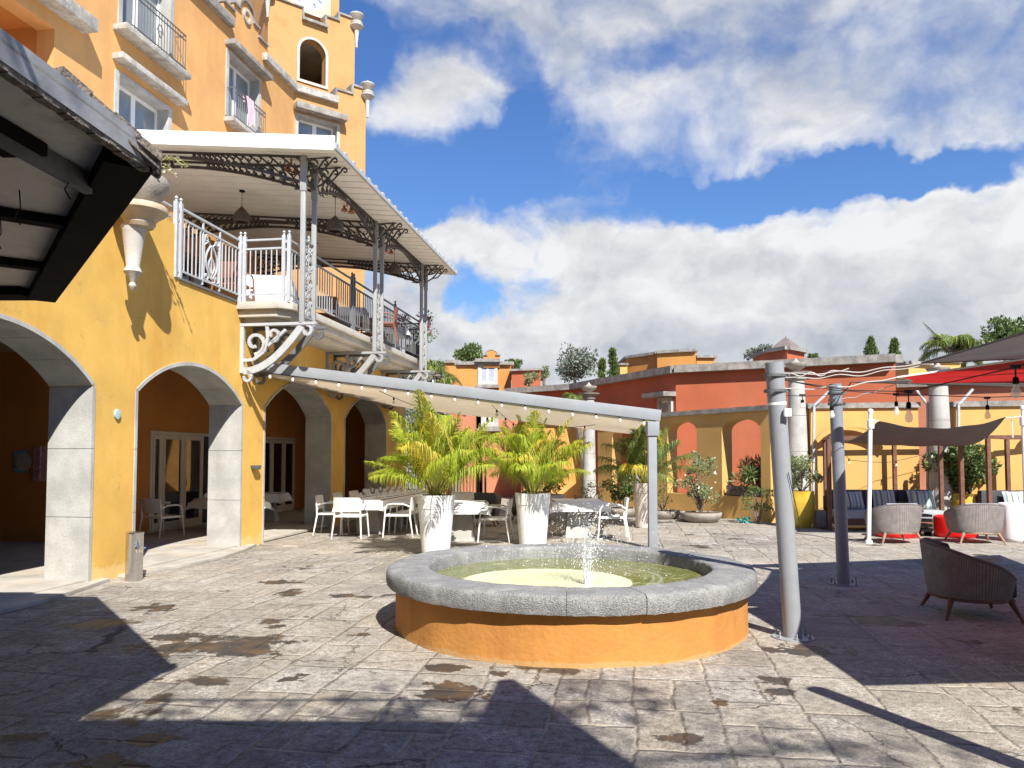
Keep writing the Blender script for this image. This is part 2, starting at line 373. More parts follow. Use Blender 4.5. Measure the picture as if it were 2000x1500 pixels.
def smooth_uv(o, fu):
    me = o.data; uv = me.uv_layers.new(name='UVMap')
    for l in me.loops: uv.data[l.index].uv = fu(me.vertices[l.vertex_index].co)
    return o
# ------------------------------------------------------------------ ground
TH = R(8.8); T2 = (math.sin(TH), math.cos(TH))
def ground_mat():
    m = bpy.data.materials.new('basalt_paving'); m.use_nodes = True; nt = m.node_tree; nt.nodes.clear()
    N, M, V, MIX, SS = NT(nt)
    out = N('ShaderNodeOutputMaterial'); b = N('ShaderNodeBsdfPrincipled'); nt.links.new(b.outputs[0], out.inputs[0])
    P = N('ShaderNodeNewGeometry').outputs['Position']
    def noise(sc, det=5.0, rough=.55, off=(0, 0, 0), col=False, vec=None):
        mp = N('ShaderNodeMapping'); nt.links.new(vec or P, mp.inputs[0]); mp.inputs['Location'].default_value = off
        n = N('ShaderNodeTexNoise', i_Scale=sc, i_Detail=det, i_Roughness=rough); nt.links.new(mp.outputs[0], n.inputs['Vector'])
        return n.outputs[1 if col else 0]
    wob = V('MULTIPLY', V('SUBTRACT', noise(1.1, 2.0, .5, (5, 3, 1), True), (.5, .5, .5)), (.14, .14, 0))
    wob2 = V('MULTIPLY', V('SUBTRACT', noise(9.0, 3.0, .6, (1, 8, 1), True), (.5, .5, .5)), (.05, .05, 0))
    Pw = V('ADD', V('ADD', P, wob), wob2)
    rot = N('ShaderNodeMapping'); rot.inputs['Rotation'].default_value = (0, 0, TH); nt.links.new(Pw, rot.inputs[0])
    s = N('ShaderNodeSeparateXYZ'); nt.links.new(rot.outputs[0], s.inputs[0])
    X = s.outputs[0]; Y = s.outputs[1]
    H = .54
    rv = M('DIVIDE', X, H); row = M('FLOOR', rv); fv = M('FRACT', rv)
    wn = N('ShaderNodeTexWhiteNoise', noise_dimensions='1D'); nt.links.new(row, wn.inputs['W'])
    sp = N('ShaderNodeSeparateColor'); nt.links.new(wn.outputs['Color'], sp.inputs[0])
    Lw = M('ADD', .40, M('MULTIPLY', sp.outputs[0], .50))
    ru = M('ADD', M('DIVIDE', Y, Lw), M('MULTIPLY', sp.outputs[1], 17.0)); c0 = M('FLOOR', ru); fu = M('FRACT', ru)
    # vary the cross joint per stone
    cv = N('ShaderNodeCombineXYZ'); nt.links.new(row, cv.inputs[0]); nt.links.new(c0, cv.inputs[1])
    w2 = N('ShaderNodeTexWhiteNoise', noise_dimensions='3D'); nt.links.new(cv.outputs[0], w2.inputs['Vector'])
    q = N('ShaderNodeSeparateColor'); nt.links.new(w2.outputs['Color'], q.inputs[0])
    # some stones are split in two across the course
    split = M('GREATER_THAN', q.outputs[2], .62)
    pos = M('ADD', .35, M('MULTIPLY', q.outputs[1], .3))
    side = M('MULTIPLY', split, M('GREATER_THAN', fv, pos))
    dsp = M('ADD', M('MULTIPLY', M('ABSOLUTE', M('SUBTRACT', fv, pos)), H), M('MULTIPLY', M('SUBTRACT', 1.0, split), 9.0))
    du = M('MULTIPLY', M('MINIMUM', fu, M('SUBTRACT', 1.0, fu)), Lw); dv = M('MULTIPLY', M('MINIMUM', fv, M('SUBTRACT', 1.0, fv)), H)
    dj = M('MINIMUM', M('MINIMUM', du, dv), dsp)
    cid = N('ShaderNodeCombineXYZ'); nt.links.new(row, cid.inputs[0]); nt.links.new(c0, cid.inputs[1]); nt.links.new(side, cid.inputs[2])
    w3 = N('ShaderNodeTexWhiteNoise', noise_dimensions='3D'); nt.links.new(cid.outputs[0], w3.inputs['Vector'])
    r = N('ShaderNodeSeparateColor'); nt.links.new(w3.outputs['Color'], r.inputs[0])
    base = MIX(r.outputs[0], (.33, .30, .255), (.50, .45, .375))
    base = MIX(M('MULTIPLY', M('GREATER_THAN', r.outputs[1], .86), .55), base, (.50, .475, .44))
    base = MIX(M('MULTIPLY', M('GREATER_THAN', r.outputs[2], .90), .5), base, (.46, .38, .28))
    # mottling inside the stone
    nm = noise(14.0, 9.0, .7, (0, 4, 2)); base = MIX(SS(nm, .36, .60), MIX(.66, base, (.085, .08, .075)), base)
    grain = noise(130.0, 3.0, .7); base = MIX(SS(grain, .35, .62), MIX(.62, base, (.06, .055, .05)), base)
    # pale lichen and worn patches
    lc = M('MULTIPLY', SS(noise(2.3, 8.0, .72, (7, 7, 0)), .48, .62), SS(noise(34.0, 5.0, .7, (2, 1, 0)), .42, .62))
    base = MIX(M('MULTIPLY', lc, .7), base, (.66, .62, .56))
    # mortar
    jw = M('ADD', .004, M('MULTIPLY', SS(noise(3.0, 4.0, .6, (3, 0, 9)), .35, .7), .016))
    jm = M('SUBTRACT', 1.0, SS(M('DIVIDE', dj, jw), .55, 1.25))
    mort = MIX(SS(noise(1.3, 4.0, .6, (0, 12, 0)), .42, .60), (.11, .095, .08), (.50, .43, .33))
    base = MIX(M('MULTIPLY', jm, M('ADD', .25, M('MULTIPLY', SS(noise(2.2, 3.0, .6, (4, 2, 7)), .35, .6), .6))), base, mort)
    # dark cracks
    vor = N('ShaderNodeTexVoronoi', feature='DISTANCE_TO_EDGE', i_Scale=.9); nt.links.new(V('ADD', Pw, V('MULTIPLY', noise(5.0, 4.0, .6, (1, 1, 5), True), (.3, .3, 0))), vor.inputs['Vector'])
    crack = M('MULTIPLY', M('SUBTRACT', 1.0, SS(vor.outputs[0], .002, .010)), SS(noise(1.2, 2.0, .5, (6, 2, 2)), .5, .6))
    base = MIX(M('MULTIPLY', crack, .85), base, (.03, .028, .025))
    big = noise(.25, 3.0, .5, (2, 5, 0)); base = MIX(SS(big, .35, .7, 0, .30), base, (.50, .44, .35))
    sp_ = noise(55.0, 4.0, .75, (9, 9, 0)); base = MIX(SS(sp_, .52, .62), base, MIX(.6, base, (.05, .047, .042)))
    # dried-damp stains, sparse irregular patches with a rusty rim
    sn = noise(.62, 7.0, .6, (11.3, 4.2, 0)); st = SS(sn, .62, .64)
    sn2 = noise(2.1, 6.0, .6, (1.3, 9.2, 0)); st2 = SS(sn2, .655, .67)
    stt = M('MAXIMUM', st, st2)
    en = M('MULTIPLY', M('SUBTRACT', noise(5.0, 7.0, .65, (4, 4, 4)), .5), 4.2)
    for (bx, by, rx, ry) in [(400, 1262, 150, 16), (480, 1268, 60, 14), (350, 1245, 60, 8), (880, 1352, 75, 17), (870, 1305, 40, 9), (545, 1137, 34, 5), (568, 1158, 26, 8), (300, 1187, 42, 7), (535, 1214, 22, 5), (535, 1223, 18, 4), (190, 1218, 60, 8), (1318, 1440, 50, 12), (1520, 1330, 34, 9), (1525, 1350, 30, 7), (1410, 1372, 16, 8), (1580, 1270, 60, 11), (1515, 1272, 22, 7), (665, 1163, 22, 4), (715, 1166, 16, 3), (400, 1332, 55, 8), (300, 1445, 60, 10), (700, 1240, 20, 4)]:
        c = G(bx, by); hx = (G(bx + rx, by) - c).length; hy = (G(bx, by - ry) - c).length
        dv_ = V('MULTIPLY', V('SUBTRACT', P, (c.x, c.y, 0)), (1 / hx, 1 / hy, 0)); ln = V('LENGTH', dv_, None, 1)
        stt = M('MAXIMUM', stt, SS(M('ADD', M('SUBTRACT', 1.0, ln), en), .0, .18))
    base = MIX(M('MULTIPLY', stt, .93), base, MIX(SS(noise(4.0, 3.0, .5, (3, 3, 3)), .4, .7), (.035, .032, .029), (.10, .06, .03)))
    nt.links.new(base, b.inputs['Base Color'])
    ro = M('SUBTRACT', .82, M('MULTIPLY', stt, .35)); nt.links.new(ro, b.inputs['Roughness']); b.inputs['Specular IOR Level'].default_value = .35
    hgt = M('ADD', M('ADD', M('MULTIPLY', SS(dj, .0, .028), .75), M('MULTIPLY', r.outputs[1], .35)), M('ADD', M('MULTIPLY', nm, .8), M('MULTIPLY', grain, .22)))
    hgt = M('ADD', hgt, M('MULTIPLY', noise(4.0, 4.0, .6, (8, 1, 1)), .5))
    hgt = M('SUBTRACT', hgt, M('MULTIPLY', crack, .6))
    bp = N('ShaderNodeBump', i_Strength=1.0, i_Distance=.022); nt.links.new(hgt, bp.inputs['Height']); nt.links.new(bp.outputs[0], b.inputs['Normal'])
    return m
gm = ground_mat()
g = MB(); g.add([(-400, -100, 0), (400, -100, 0), (400, 900, 0), (-400, 900, 0)], [(0, 1, 2, 3)]); props(g.build('ground', gm), kind='structure')
# ------------------------------------------------------------------ frames
F0 = Vector((-5.43, 9.9, 0)); Ft = Vector((math.sin(TH), math.cos(TH), 0)); Fn = Vector((math.cos(TH), -math.sin(TH), 0))
def FP(s, w, z): return F0 + Ft * s + Fn * w + Vector((0, 0, z))
def FPz(s, z, w): return FP(s, w, z)
def Fsw(p): d = Vector(p) - F0; return d.dot(Ft), d.dot(Fn), p[2]
U0 = Vector((-8.65, 16.3, 0)); Ut = Vector((.185, .9836, 0)).normalized(); Un = Vector((Ut.y, -Ut.x, 0))
ZK = 1.021   # storey heights as re-measured
def UPz(s, z, w): return U0 + Ut * s + Un * w + Vector((0, 0, z * ZK))
X0 = U0 + Ut * 8.35; Xt = Vector((.80, .60, 0)).normalized(); Xn = Vector((Xt.y, -Xt.x, 0))
def XPz(s, z, w): return X0 + Xt * s + Xn * w + Vector((0, 0, z * ZK))
def pbox(mb, P, s0, s1, z0, z1, w0, w1, mi=0): return mb.poly([(s0, z0), (s1, z0), (s1, z1), (s0, z1)], [], P, w0, w1, mi)
def arch(s0, s1, z0, zs, rise, n=18):
    h = (s1 - s0) / 2; Rr = (h * h + rise * rise) / (2 * rise); c = (s0 + s1) / 2; cz = zs + rise - Rr; a = math.asin(h / Rr)
    pts = [(s0, z0), (s1, z0)]
    for i in range(n + 1):
        t = lerp(a, -a, i / n); pts.append((c + Rr * math.sin(t), cz + Rr * math.cos(t)))
    return pts
bld = thing('hotel_building', 'large yellow and orange hotel building with concrete arches, terrace and clock tower', 'building', FP(0, 0, 0))
# loggia floor
lf = MB(); lf.poly([(-8, -9), (14, -9), (14, -.02), (-8, -.02)], [], lambda a, b, w: FP(a, b, w), .02, .06)
def mound(s0, s1):
    for i in range(24):
        a = lerp(s0, s1, i / 24); b = lerp(s0, s1, (i + 1) / 24)
        f = lambda t: .10 + .30 * math.sin(math.pi * t)
        lf.poly([(a, -.02), (b, -.02), (b, f((i + 1) / 24)), (a, f(i / 24))], [], lambda p, q, w: FP(p, q, w), .004, .012 + .03)
mound(-3.9, .3); mound(.6, 4.3)
props(lf.build('loggia_floor', mat('floor_cement', (.38, .355, .31), .8, var=.2, vs=2, bump=.2, bs=30, stain=(.46, .34, .19), ss=1.5, sa=.5)), kind='structure')
# arcade wall
OPEN = [(-3.25, 0.0, .62), (.93, 3.85, .53), (4.76, 8.0, .60), (8.9, 12.05, .60)]
ZS = 2.55; TK = .05
wall = MB()
outer = [(-8, -.1)]
for (a, b, r) in OPEN:
    p = arch(a - TK, b + TK, -.1, ZS, r + TK * .8)
    outer += [p[0]] + p[2:][::-1] + [p[1]]
ENDS = 14.0
outer += [(ENDS, -.1), (ENDS, 4.36), (1.82, 4.36), (1.82, 5.12), (1.72, 5.2), (-8, 5.2)]
wall.poly(outer, [], FPz, 0, -.6)
wall.build('arcade_wall', yellow, bld)
# concrete arch linings in blocks with open joints
for (a, b, r) in OPEN:
    tr = MB(); h = (b - a) / 2; Rr = (h * h + r * r) / (2 * r); c = (a + b) / 2; cz = ZS + r - Rr; al = math.asin(h / Rr)
    g_ = .004
    for side in (a, b):
        sg = -1 if side == a else 1
        for z0, z1 in ((-.05, .86), (.86, 1.74), (1.74, ZS)):
            s0, s1 = sorted((side, side + sg * (TK + .004)))
            pbox(tr, FPz, s0, s1, z0 + g_, z1 - g_, .012, -.615)
            pbox(tr, FPz, *sorted((side + sg * .006, side + sg * TK)), z0 - .02, z1 + .02, .006, -.609)
    nb = 7
    for k in range(nb):
        t0 = lerp(-al, al, k / nb) + .0015; t1 = lerp(-al, al, (k + 1) / nb) - .0015; pts = []
        for i in range(5): t = lerp(t0, t1, i / 4); pts.append((c + Rr * math.sin(t), cz + Rr * math.cos(t)))
        for i in range(5): t = lerp(t1, t0, i / 4); pts.append((c + (Rr + TK + .004) * math.sin(t), cz + (Rr + TK + .004) * math.cos(t)))
        tr.poly(pts, [], FPz, .012, -.615)
    tr.build('arch_lining', concrete, bld)
# interior of the loggia
inn = MB()
pbox(inn, FPz, 4.0, 14, .03, 4.0, -3.0, -3.2); pbox(inn, FPz, 3.8, 4.0, .03, 4.0, -3.0, -9)
pbox(inn, FPz, -8, 4, .03, 4.0, -9, -9.2); pbox(inn, FPz, -8.2, -8, .03, 4.0, -.61, -9); pbox(inn, FPz, 13.8, 14, .03, 4.0, -.61, -3.0)
inn.build('inner_wall', loggia, bld)
ce = MB(); pbox(ce, FPz, -8, 13.98, 3.6, 3.75, -.61, -8.99); ce.build('loggia_ceiling', mat('ceiling_plaster', (.30, .22, .15), .9), bld)
def door_set(s0, s1, stops):
    fr = MB(); zt = 2.17; w = -2.97
    pbox(fr, FPz, s0, s1, zt - .07, zt, w, w - .08)
    for i, s in enumerate(stops): pbox(fr, FPz, s - .035, s + .035, .06, zt - .072, w + .002, w - .08)
    for a, b in zip(stops[:-1], stops[1:]):
        if b - a < 1.0:
            for q in (a + .036, b - .036 - .07): pbox(fr, FPz, q, q + .07, .08, zt - .075, w + .014, w - .03)
            pbox(fr, FPz, a + .107, b - .107, zt - .17, zt - .076, w + .013, w - .03); pbox(fr, FPz, a + .107, b - .107, .08, .24, w + .013, w - .03)
        pbox(fr, FPz, a + .036, b - .036, .055, .077, w + .01, w - .08)
    o = fr.build('glazed_door', bframe, bld)
    gl = MB(); pbox(gl, FPz, s0 + .01, s1 - .01, .06, zt - .01, w - .012, w - .02); gl.build('pane', glassd, o)
    hd = MB(); k = stops[len(stops) // 2]; hd.bar(FP(k + .05, w + .05, .98), FP(k + .05, w + .05, 1.12), .02); hd.build('handle', chrome, o)
door_set(5.66, 9.2, [5.7, 6.06, 6.85, 7.62, 9.16]); door_set(10.4, 12.6, [10.44, 11.1, 11.85, 12.56])
# posters on the passage wall
cw = lambda px, py: RP(px, py, FP(3.8, -5, 0) - Ft * .01, Ft)
def poster(px0, py0, px1, py1, m, name, label, extra=None):
    a = cw(px0, py1); b = cw(px1, py0); d = Fn
    t = thing(name, label, 'notice', a)
    mb = MB(); w = (b - a).dot(d); h = b.z - a.z
    P = lambda s, z, q: a + d * s + Vector((0, 0, z)) - Ft * q
    pbox(mb, P, 0, w, 0, h, 0, .012); mb.build('board', m, t); 
    if extra: extra(P, w, h, t)
    return t
def ex1(P, w, h, t):
    m = MB(); pts = [(w * .72 + .17 * math.cos(i * .35), h * .5 + .17 * math.sin(i * .35)) for i in range(18)]
    m.poly(pts, [], P, .014, .018); m.build('round_mark', wstone, t)
    m = MB()
    for k in range(3): pbox(m, P, w * .08, w * .3, h * (.25 + .2 * k), h * (.3 + .2 * k), .014, .017)
    m.build('print', dgrey, t)
def ex2(P, w, h, t):
    m = MB()
    for k in range(3): pbox(m, P, .02, w - .1, h * (.05 + .32 * k), h * (.32 + .32 * k), .014, .05)
    m.build('leaflet_pocket', mat('leaflets', (.45, .22, .25), .6, var=.3, vs=12), t)
poster(27, 880, 56, 923, mat('notice_blue', (.16, .33, .45), .6), 'notice_board', 'blue and white notice on the dark wall inside the leftmost arch', ex1)
poster(65, 870, 92, 941, mat('notice_pink', (.55, .30, .30), .6), 'leaflet_rack', 'pinkish leaflet rack right of the blue notice in the leftmost arch', ex2)
# terrace slab (roofs the loggia) and projecting balcony
sl_ = MB(); pbox(sl_, FPz, -7.9, 14, 4.30, 4.37, -.61, -8.9)
sl_.build('terrace_floor', slabm, bld)
bal = MB()
def balc(w1, s0, z0, z1, ch=.18): bal.poly([(s0, -.02), (12.75, -.02), (12.75, w1), (s0 + ch, w1), (s0, w1 - ch)], [], lambda a, b, w: FP(a, b, w), z0, z1)
balc(.98, 3.62, 4.24, 4.37); balc(.90, 3.70, 4.11, 4.238); balc(.70, 3.85, 4.02, 4.108, .1)
bal.build('balcony_slab', slabm, bld, bevel=.01)
strip = MB(); pbox(strip, FPz, 1.83, 3.6, 4.361, 4.40, .03, -.2); strip.build('parapet_coping', mgrey, bld)
# upper facade
up = MB()
roof = [(-9, 13.2), (-9, 4.3), (8.35, 4.3), (8.35, 13.3), (6.55, 13.3), (6.55, 13.75), (6.05, 13.75), (6.05, 14.0), (5.75, 14.0)]
roof += [(5.37 + .38 * math.cos(i * math.pi / 10), 14.05 + .34 * math.sin(i * math.pi / 10)) for i in range(11)]
roof += [(4.99, 14.0), (4.69, 14.0), (4.69, 13.75), (4.2, 13.75), (4.2, 13.2)]
WIN = [(.15, 1.89, 7.45, 9.78), (.2, 1.89, 10.9, 12.95), (4.47, 6.1, 10.75, 12.5), (-6.5, -1.66, 6.5, 9.8), (2.5, 4.0, 4.4, 6.6), (-.5, 1.2, 4.4, 6.6)]
rc = lambda a, b, c, d: [(a, c), (b, c), (b, d), (a, d)]
up.poly(roof, [rc(*w) for w in WIN] + [rc(5.3, 7.6, 4.4, 6.7)], UPz, 0, -.4)
up.build('upper_wall', orange, bld)
bk = MB(); pbox(bk, UPz, -9, -1.2, 4.3, 11.5, -2.2, -2.4); pbox(bk, UPz, -1.64, -1.2, 6.3, 10.2, -.41, -2.19); pbox(bk, UPz, -9, -1.2, 9.9, 10.0, -.41, -2.19); pbox(bk, UPz, -9, -1.2, 6.3, 6.45, -.41, -2.19)
bk.build('recess_wall', loggia, bld)
core = MB(); pbox(core, UPz, -9, 8.3, 4.3, 13.0, -2.6, -7); core.build('building_core', orange, bld)
def ledge(P, s0, s1, z0, z1, w, m=coping, nm='ledge'):
    b = MB(); pbox(b, P, s0, s1, z0, z1, w, -.02 if w > 0 else w - .5); return b.build(nm, m, bld, bevel=.012)
ledge(UPz, -.05, 2.3, 10.04, 10.17, .26, ledgem); ledge(UPz, -.05, 2.3, 10.67, 10.8, .34, ledgem); ledge(UPz, 4.29, 6.44, 12.64, 12.78, .30)
ledge(UPz, 4.29, 6.3, 10.54, 10.66, .30, ledgem); ledge(UPz, -8.9, -.9, 10.1, 10.36, .35, ledgem)
ledge(UPz, -8.9, 4.52, 13.2, 13.44, .16); ledge(UPz, 6.29, 8.33, 13.22, 13.44, .16, ledgem)
for a, b, z in ((6.02, 6.58, 13.75), (5.72, 6.08, 14.0), (4.66, 5.02, 14.0), (4.17, 4.72, 13.75)):
    q = MB(); pbox(q, UPz, a, b, z + .002, z + .07, .06, -.45); q.build('ledge', coping, bld)
q = MB(); o_ = [(5.37 + .44 * math.cos(i * math.pi / 12), 14.05 + .41 * math.sin(i * math.pi / 12)) for i in range(13)]
i_ = [(5.37 + .385 * math.cos(i * math.pi / 12), 14.05 + .345 * math.sin(i * math.pi / 12)) for i in range(13)][::-1]
q.poly(o_ + i_, [], UPz, .06, -.45); q.build('ledge', coping, bld)
q = MB(); q.poly([(5.37 + .2 * math.cos(i * math.pi / 10), 14.0 + .2 * math.sin(i * math.pi / 10)) for i in range(20)], [[(5.37 + .13 * math.cos(i * math.pi / 8), 14.0 + .13 * math.sin(i * math.pi / 8)) for i in range(16)]], UPz, .05, -.02)
q.build('medallion', wstone, bld)
def reveal(P, s0, s1, z0, z1, t=.12, d=.33, m=concrete):
    b = MB(); b.poly(rc(s0 - t, s1 + t, z0 - .02, z1 + t * .6), [rc(s0 + .005, s1 - .005, z0 + .0, z1 - .005)], P, .03, -d); return b.build('window_surround', m, bld)
def sash(P, s0, s1, z0, z1, d=.28, fr=wframe, gm_=glassw, n=2, cur=True):
    b = MB(); b.poly(rc(s0 + .006, s1 - .006, z0 + .002, z1 - .006), [rc(s0 + (s1 - s0) * i / n + .07, s0 + (s1 - s0) * (i + 1) / n - .07, z0 + .09, z1 - .08) for i in range(n)], P, -d, -d - .06)
    o = b.build('window', fr, bld)
    g_ = MB(); pbox(g_, P, s0 + .01, s1 - .01, z0 + .01, z1 - .01, -d - .03, -d - .036); g_.build('pane', glassw if gm_ is None else gm_, o)
    if cur:
        c = MB(); k = 16; vs = []
        for i in range(k + 1):
            s = lerp(s0 + (s1 - s0) * .5, s1 - .1, i / k)
            for z in (z0 + .1, z1 - .1): vs.append(P(s, z, -d - .026 + .0 * math.sin(i)))
        # curtain just behind the glass shows as a pale fold in front of the dark pane
        c.add([P(lerp(s0 + (s1 - s0) * .52, s1 - .09, i / k), z, -d - .024 + .006 * (i % 2)) for i in range(k + 1) for z in (z0 + .1, z1 - .09)], [(2 * i, 2 * i + 2, 2 * i + 3, 2 * i + 1) for i in range(k)])
        c.build('curtain', curtain, o)
    return o
def clear_glass(n, col, a=.35):
    m = mat(n, col, .03, var=0, spec=1.0)
    def f(nt, b, H): b.inputs['Alpha'].default_value = a
    return mod(m, f)
for i, (a, b, c, d) in enumerate(WIN[:3]):
    reveal(UPz, a, b, c, d); sash(UPz, a, b, c, d, cur=False)
for (a, b, c, d) in WIN[4:] + [(5.3, 7.6, 4.4, 6.7)]:
    sash(UPz, a, b, c, d, d=.15, fr=teak, gm_=glassd, n=2, cur=False)
def win_rail(P, s0, s1, z0, w, h=.85):
    r = MB()
    for z in (z0 + .06, z0 + h - .12, z0 + h): r.bar(P(s0, z, w), P(s1, z, w), .025, .02)
    n = int((s1 - s0) / .10)
    for i in range(n + 1): s = lerp(s0, s1, i / n); r.bar(P(s, z0 + .0, w), P(s, z0 + h, w), .014)
    for s in (s0, s1): r.bar(P(s, z0 + h, w), P(s, z0 + h, .0), .02); r.bar(P(s, z0 + .06, w), P(s, z0 + .06, .0), .02)
    c = (s0 + s1) / 2
    for sg in (-1, 1):
        r.tube([P(c + sg * (.11 * math.cos(a) * (1 - a / 9)), z0 + .4 + .22 * math.sin(a) * (1 - a / 9), w) for a in [k * .35 for k in range(22)]], .011, 4)
    return r.build('balcony_rail', mgrey, bld)
win_rail(UPz, .15, 2.1, 10.8, .3); win_rail(UPz, 4.42, 6.1, 10.66, .24)
# towel over the rail
tw = MB(); k = 10; vs = []
for i in range(k + 1):
    for j, z in enumerate((10.82, 11.05, 11.3, 11.53, 11.53, 11.35)):
        s = 4.95 + .42 * i / k * (1 - .12 * (3 - min(j, 3)) ** 1.2 * .3) + .05 * (3 - min(j, 3)); w = (.27 if j < 4 else .20) + .02 * math.sin(i * 1.9 + j)
        vs.append(UPz(s, z - (.06 * math.sin(i * .6) if j == 0 else 0), w))
tw.add(vs, [(i * 6 + j, (i + 1) * 6 + j, (i + 1) * 6 + j + 1, i * 6 + j + 1) for i in range(k) for j in range(5)])
o = tw.build('towel', pinkc, smooth=True); props(o, 'pale pink towel hung over a small upper window railing', 'towel')
# tower base and shaft
tb = MB(); tb.poly([(0, 4.3), (2.56, 4.3), (2.56, 14.0), (2.05, 14.0), (2.05, 13.7), (1.45, 13.7), (1.45, 13.3), (0, 13.3)], [rc(.15, 1.5, 10.75, 12.5)], XPz, 0, -.35)
pbox(tb, XPz, 0, 2.56, 4.3, 13.3, -1.0, -4.5); tb.poly([(-.36, 4.3), (-4.5, 4.3), (-4.5, 14), (-.36, 14)], [], lambda a, b, w: XPz(w, b, a), 2.56, 2.4)
tb.build('tower_base', towerm, bld)
reveal(XPz, .15, 1.5, 10.75, 12.5, t=.1); sash(XPz, .15, 1.5, 10.75, 12.5, cur=False)
ledge(XPz, -.02, 1.75, 12.62, 12.82, .34); ledge(XPz, .0, 1.5, 13.22, 13.44, .16, ledgem)
for a, b, z in ((1.42, 2.08, 13.7), (2.02, 2.6, 14.0)): q = MB(); pbox(q, XPz, a, b, z + .002, z + .07, .05, -.4); q.build('ledge', coping, bld)
for a, b, c, d in ((1.42, 1.50, 13.44, 13.698), (2.0, 2.08, 13.771, 13.998)): q = MB(); pbox(q, XPz, a, b, c, d, .05, -.4); q.build('ledge', coping, bld)
MT = -.5
TWN = arch(.36, 1.28, 13.95, 14.95, .44, 14)
ts = MB(); ts.poly([(-.71, 4.3), (2.36, 4.3), (2.36, 16.6), (1.75, 16.6), (1.75, 16.35), (1.23, 16.35), (1.23, 16.02), (.5, 16.02), (.5, 16.35), (-.71, 16.35)], [TWN], XPz, MT, MT - .3)
SP = lambda a, b, w: XPz(w, b, a)
ts.poly([(MT - .301, 4.3), (MT - 3.4, 4.3), (MT - 3.4, 16.35), (MT - .301, 16.35)], [], SP, -.71, -.45)
ts.poly([(MT - .301, 4.3), (MT - 3.4, 4.3), (MT - 3.4, 16.6), (MT - .301, 16.6)], [], SP, 2.36, 2.1)
pbox(ts, XPz, -.44, 2.09, 4.3, 16.1, MT - 3.1, MT - 3.4)
ts.build('tower_shaft', towerm, bld)
for z_ in (13.0, 15.5): inner = MB(); pbox(inner, XPz, -.44, 2.09, z_, z_ + .1, MT - .31, MT - 3.09); inner.build('tower_floor', concrete, bld)
q = MB(); pbox(q, XPz, -.43, 2.08, 13.11, 15.49, MT - 2.9, MT - 3.0); pbox(q, XPz, -.43, -.40, 13.11, 15.49, MT - .31, MT - 2.89); q.build('tower_lining', bowlm, bld)
q = MB(); q.poly(arch(.27, 1.37, 13.86, 14.97, .5, 14), [TWN], XPz, MT + .04, MT - .1); q.build('window_surround', wstone, bld)
q = MB(); pbox(q, XPz, .42, 1.32, 15.93, 16.018, MT + .14, MT - .1); pbox(q, XPz, .43, .5, 16.02, 16.35, MT + .05, MT - .3); pbox(q, XPz, 1.23, 1.30, 16.02, 16.35, MT + .05, MT - .3)
pbox(q, XPz, -.75, .5, 16.352, 16.41, MT + .06, MT - .35); pbox(q, XPz, 1.23, 1.78, 16.352, 16.41, MT + .06, MT - .35); pbox(q, XPz, 1.71, 1.78, 16.411, 16.6, MT + .06, MT - .35); pbox(q, XPz, 1.71, 2.42, 16.602, 16.66, MT + .06, MT - .35)
q.build('ledge', coping, bld)
# clock stage
CT = -1.0
cs = MB(); pbox(cs, XPz, -.55, 1.98, 16.1, 20.0, CT, CT - 2.4); cs.build('clock_stage', towerm, bld)
ck = MB(); pbox(ck, XPz, .0, 1.55, 16.55, 18.1, CT + .06, CT + .01); ck.build('clock_face', mat('clock_yellow', (.80, .78, .30), .6, var=.1, vs=3), bld)
q = MB(); q.poly(rc(-.07, 1.62, 16.48, 18.17), [rc(.0, 1.55, 16.55, 18.1)], XPz, CT + .10, CT - .01); q.build('clock_frame', wstone, bld)
def disc(r, w0, w1, m, nm, r2=None):
    q = MB(); cc = (.775, 17.32); q.poly([(cc[0] + r * math.cos(i * math.pi / 20), cc[1] + r * math.sin(i * math.pi / 20)) for i in range(40)], [[(cc[0] + r2 * math.cos(i * math.pi / 20), cc[1] + r2 * math.sin(i * math.pi / 20)) for i in range(40)]] if r2 else [], XPz, CT + w1, CT + w0); return q.build(nm, m, bld)
clk = disc(.72, .062, .07, white, 'clock_dial'); bluem = mat('clock_blue', (.06, .16, .42), .5)
disc(.30, .072, .078, bluem, 'clock_boss')
q = MB()
for k in range(12):
    a = k * math.pi / 6
    for j in range((k % 3) + 1):
        aa = a + (j - (k % 3) / 2) * .07
        q.bar(XPz(.775 + .46 * math.sin(aa), 17.32 + .46 * math.cos(aa), CT + .075), XPz(.775 + .62 * math.sin(aa), 17.32 + .62 * math.cos(aa), CT + .075), .022, .01, up=Xn)
q.build('clock_numerals', bluem, bld)
q = MB(); q.bar(XPz(.775, 17.32, CT + .088), XPz(.95, 17.7, CT + .088), .035, .012, up=Xn); q.bar(XPz(.775, 17.32, CT + .1), XPz(.3, 17.25, CT + .1), .03, .01, up=Xn); q.build('clock_hands', dgrey, bld)
# corner urns on tapering corbels
def urn(P, s, z, w, hc=.62):
    c = P(s, z, w); q = MB()
    q.lathe([(.0, -hc - .1), (.045, -hc - .07), (.05, -hc - .03), (.03, -hc), (.085, -.12), (.10, -.05), (.14, -.03), (.2, .02), (.24, .06), (.24, .10), (.19, .13), (.21, .17), (.21, .2), (.10, .24), (.10, .27), (.17, .34), (.23, .42), (.25, .46), (.24, .49), (.12, .52), (.03, .56), (.025, .62), (.0, .64)], c, 16)
    q.build('corner_urn', wstone, bld, smooth=True)
urn(XPz, 2.60, 13.72, .05); urn(XPz, 2.40, 16.3, MT + .05); urn(XPz, -.75, 16.28, MT + .05)
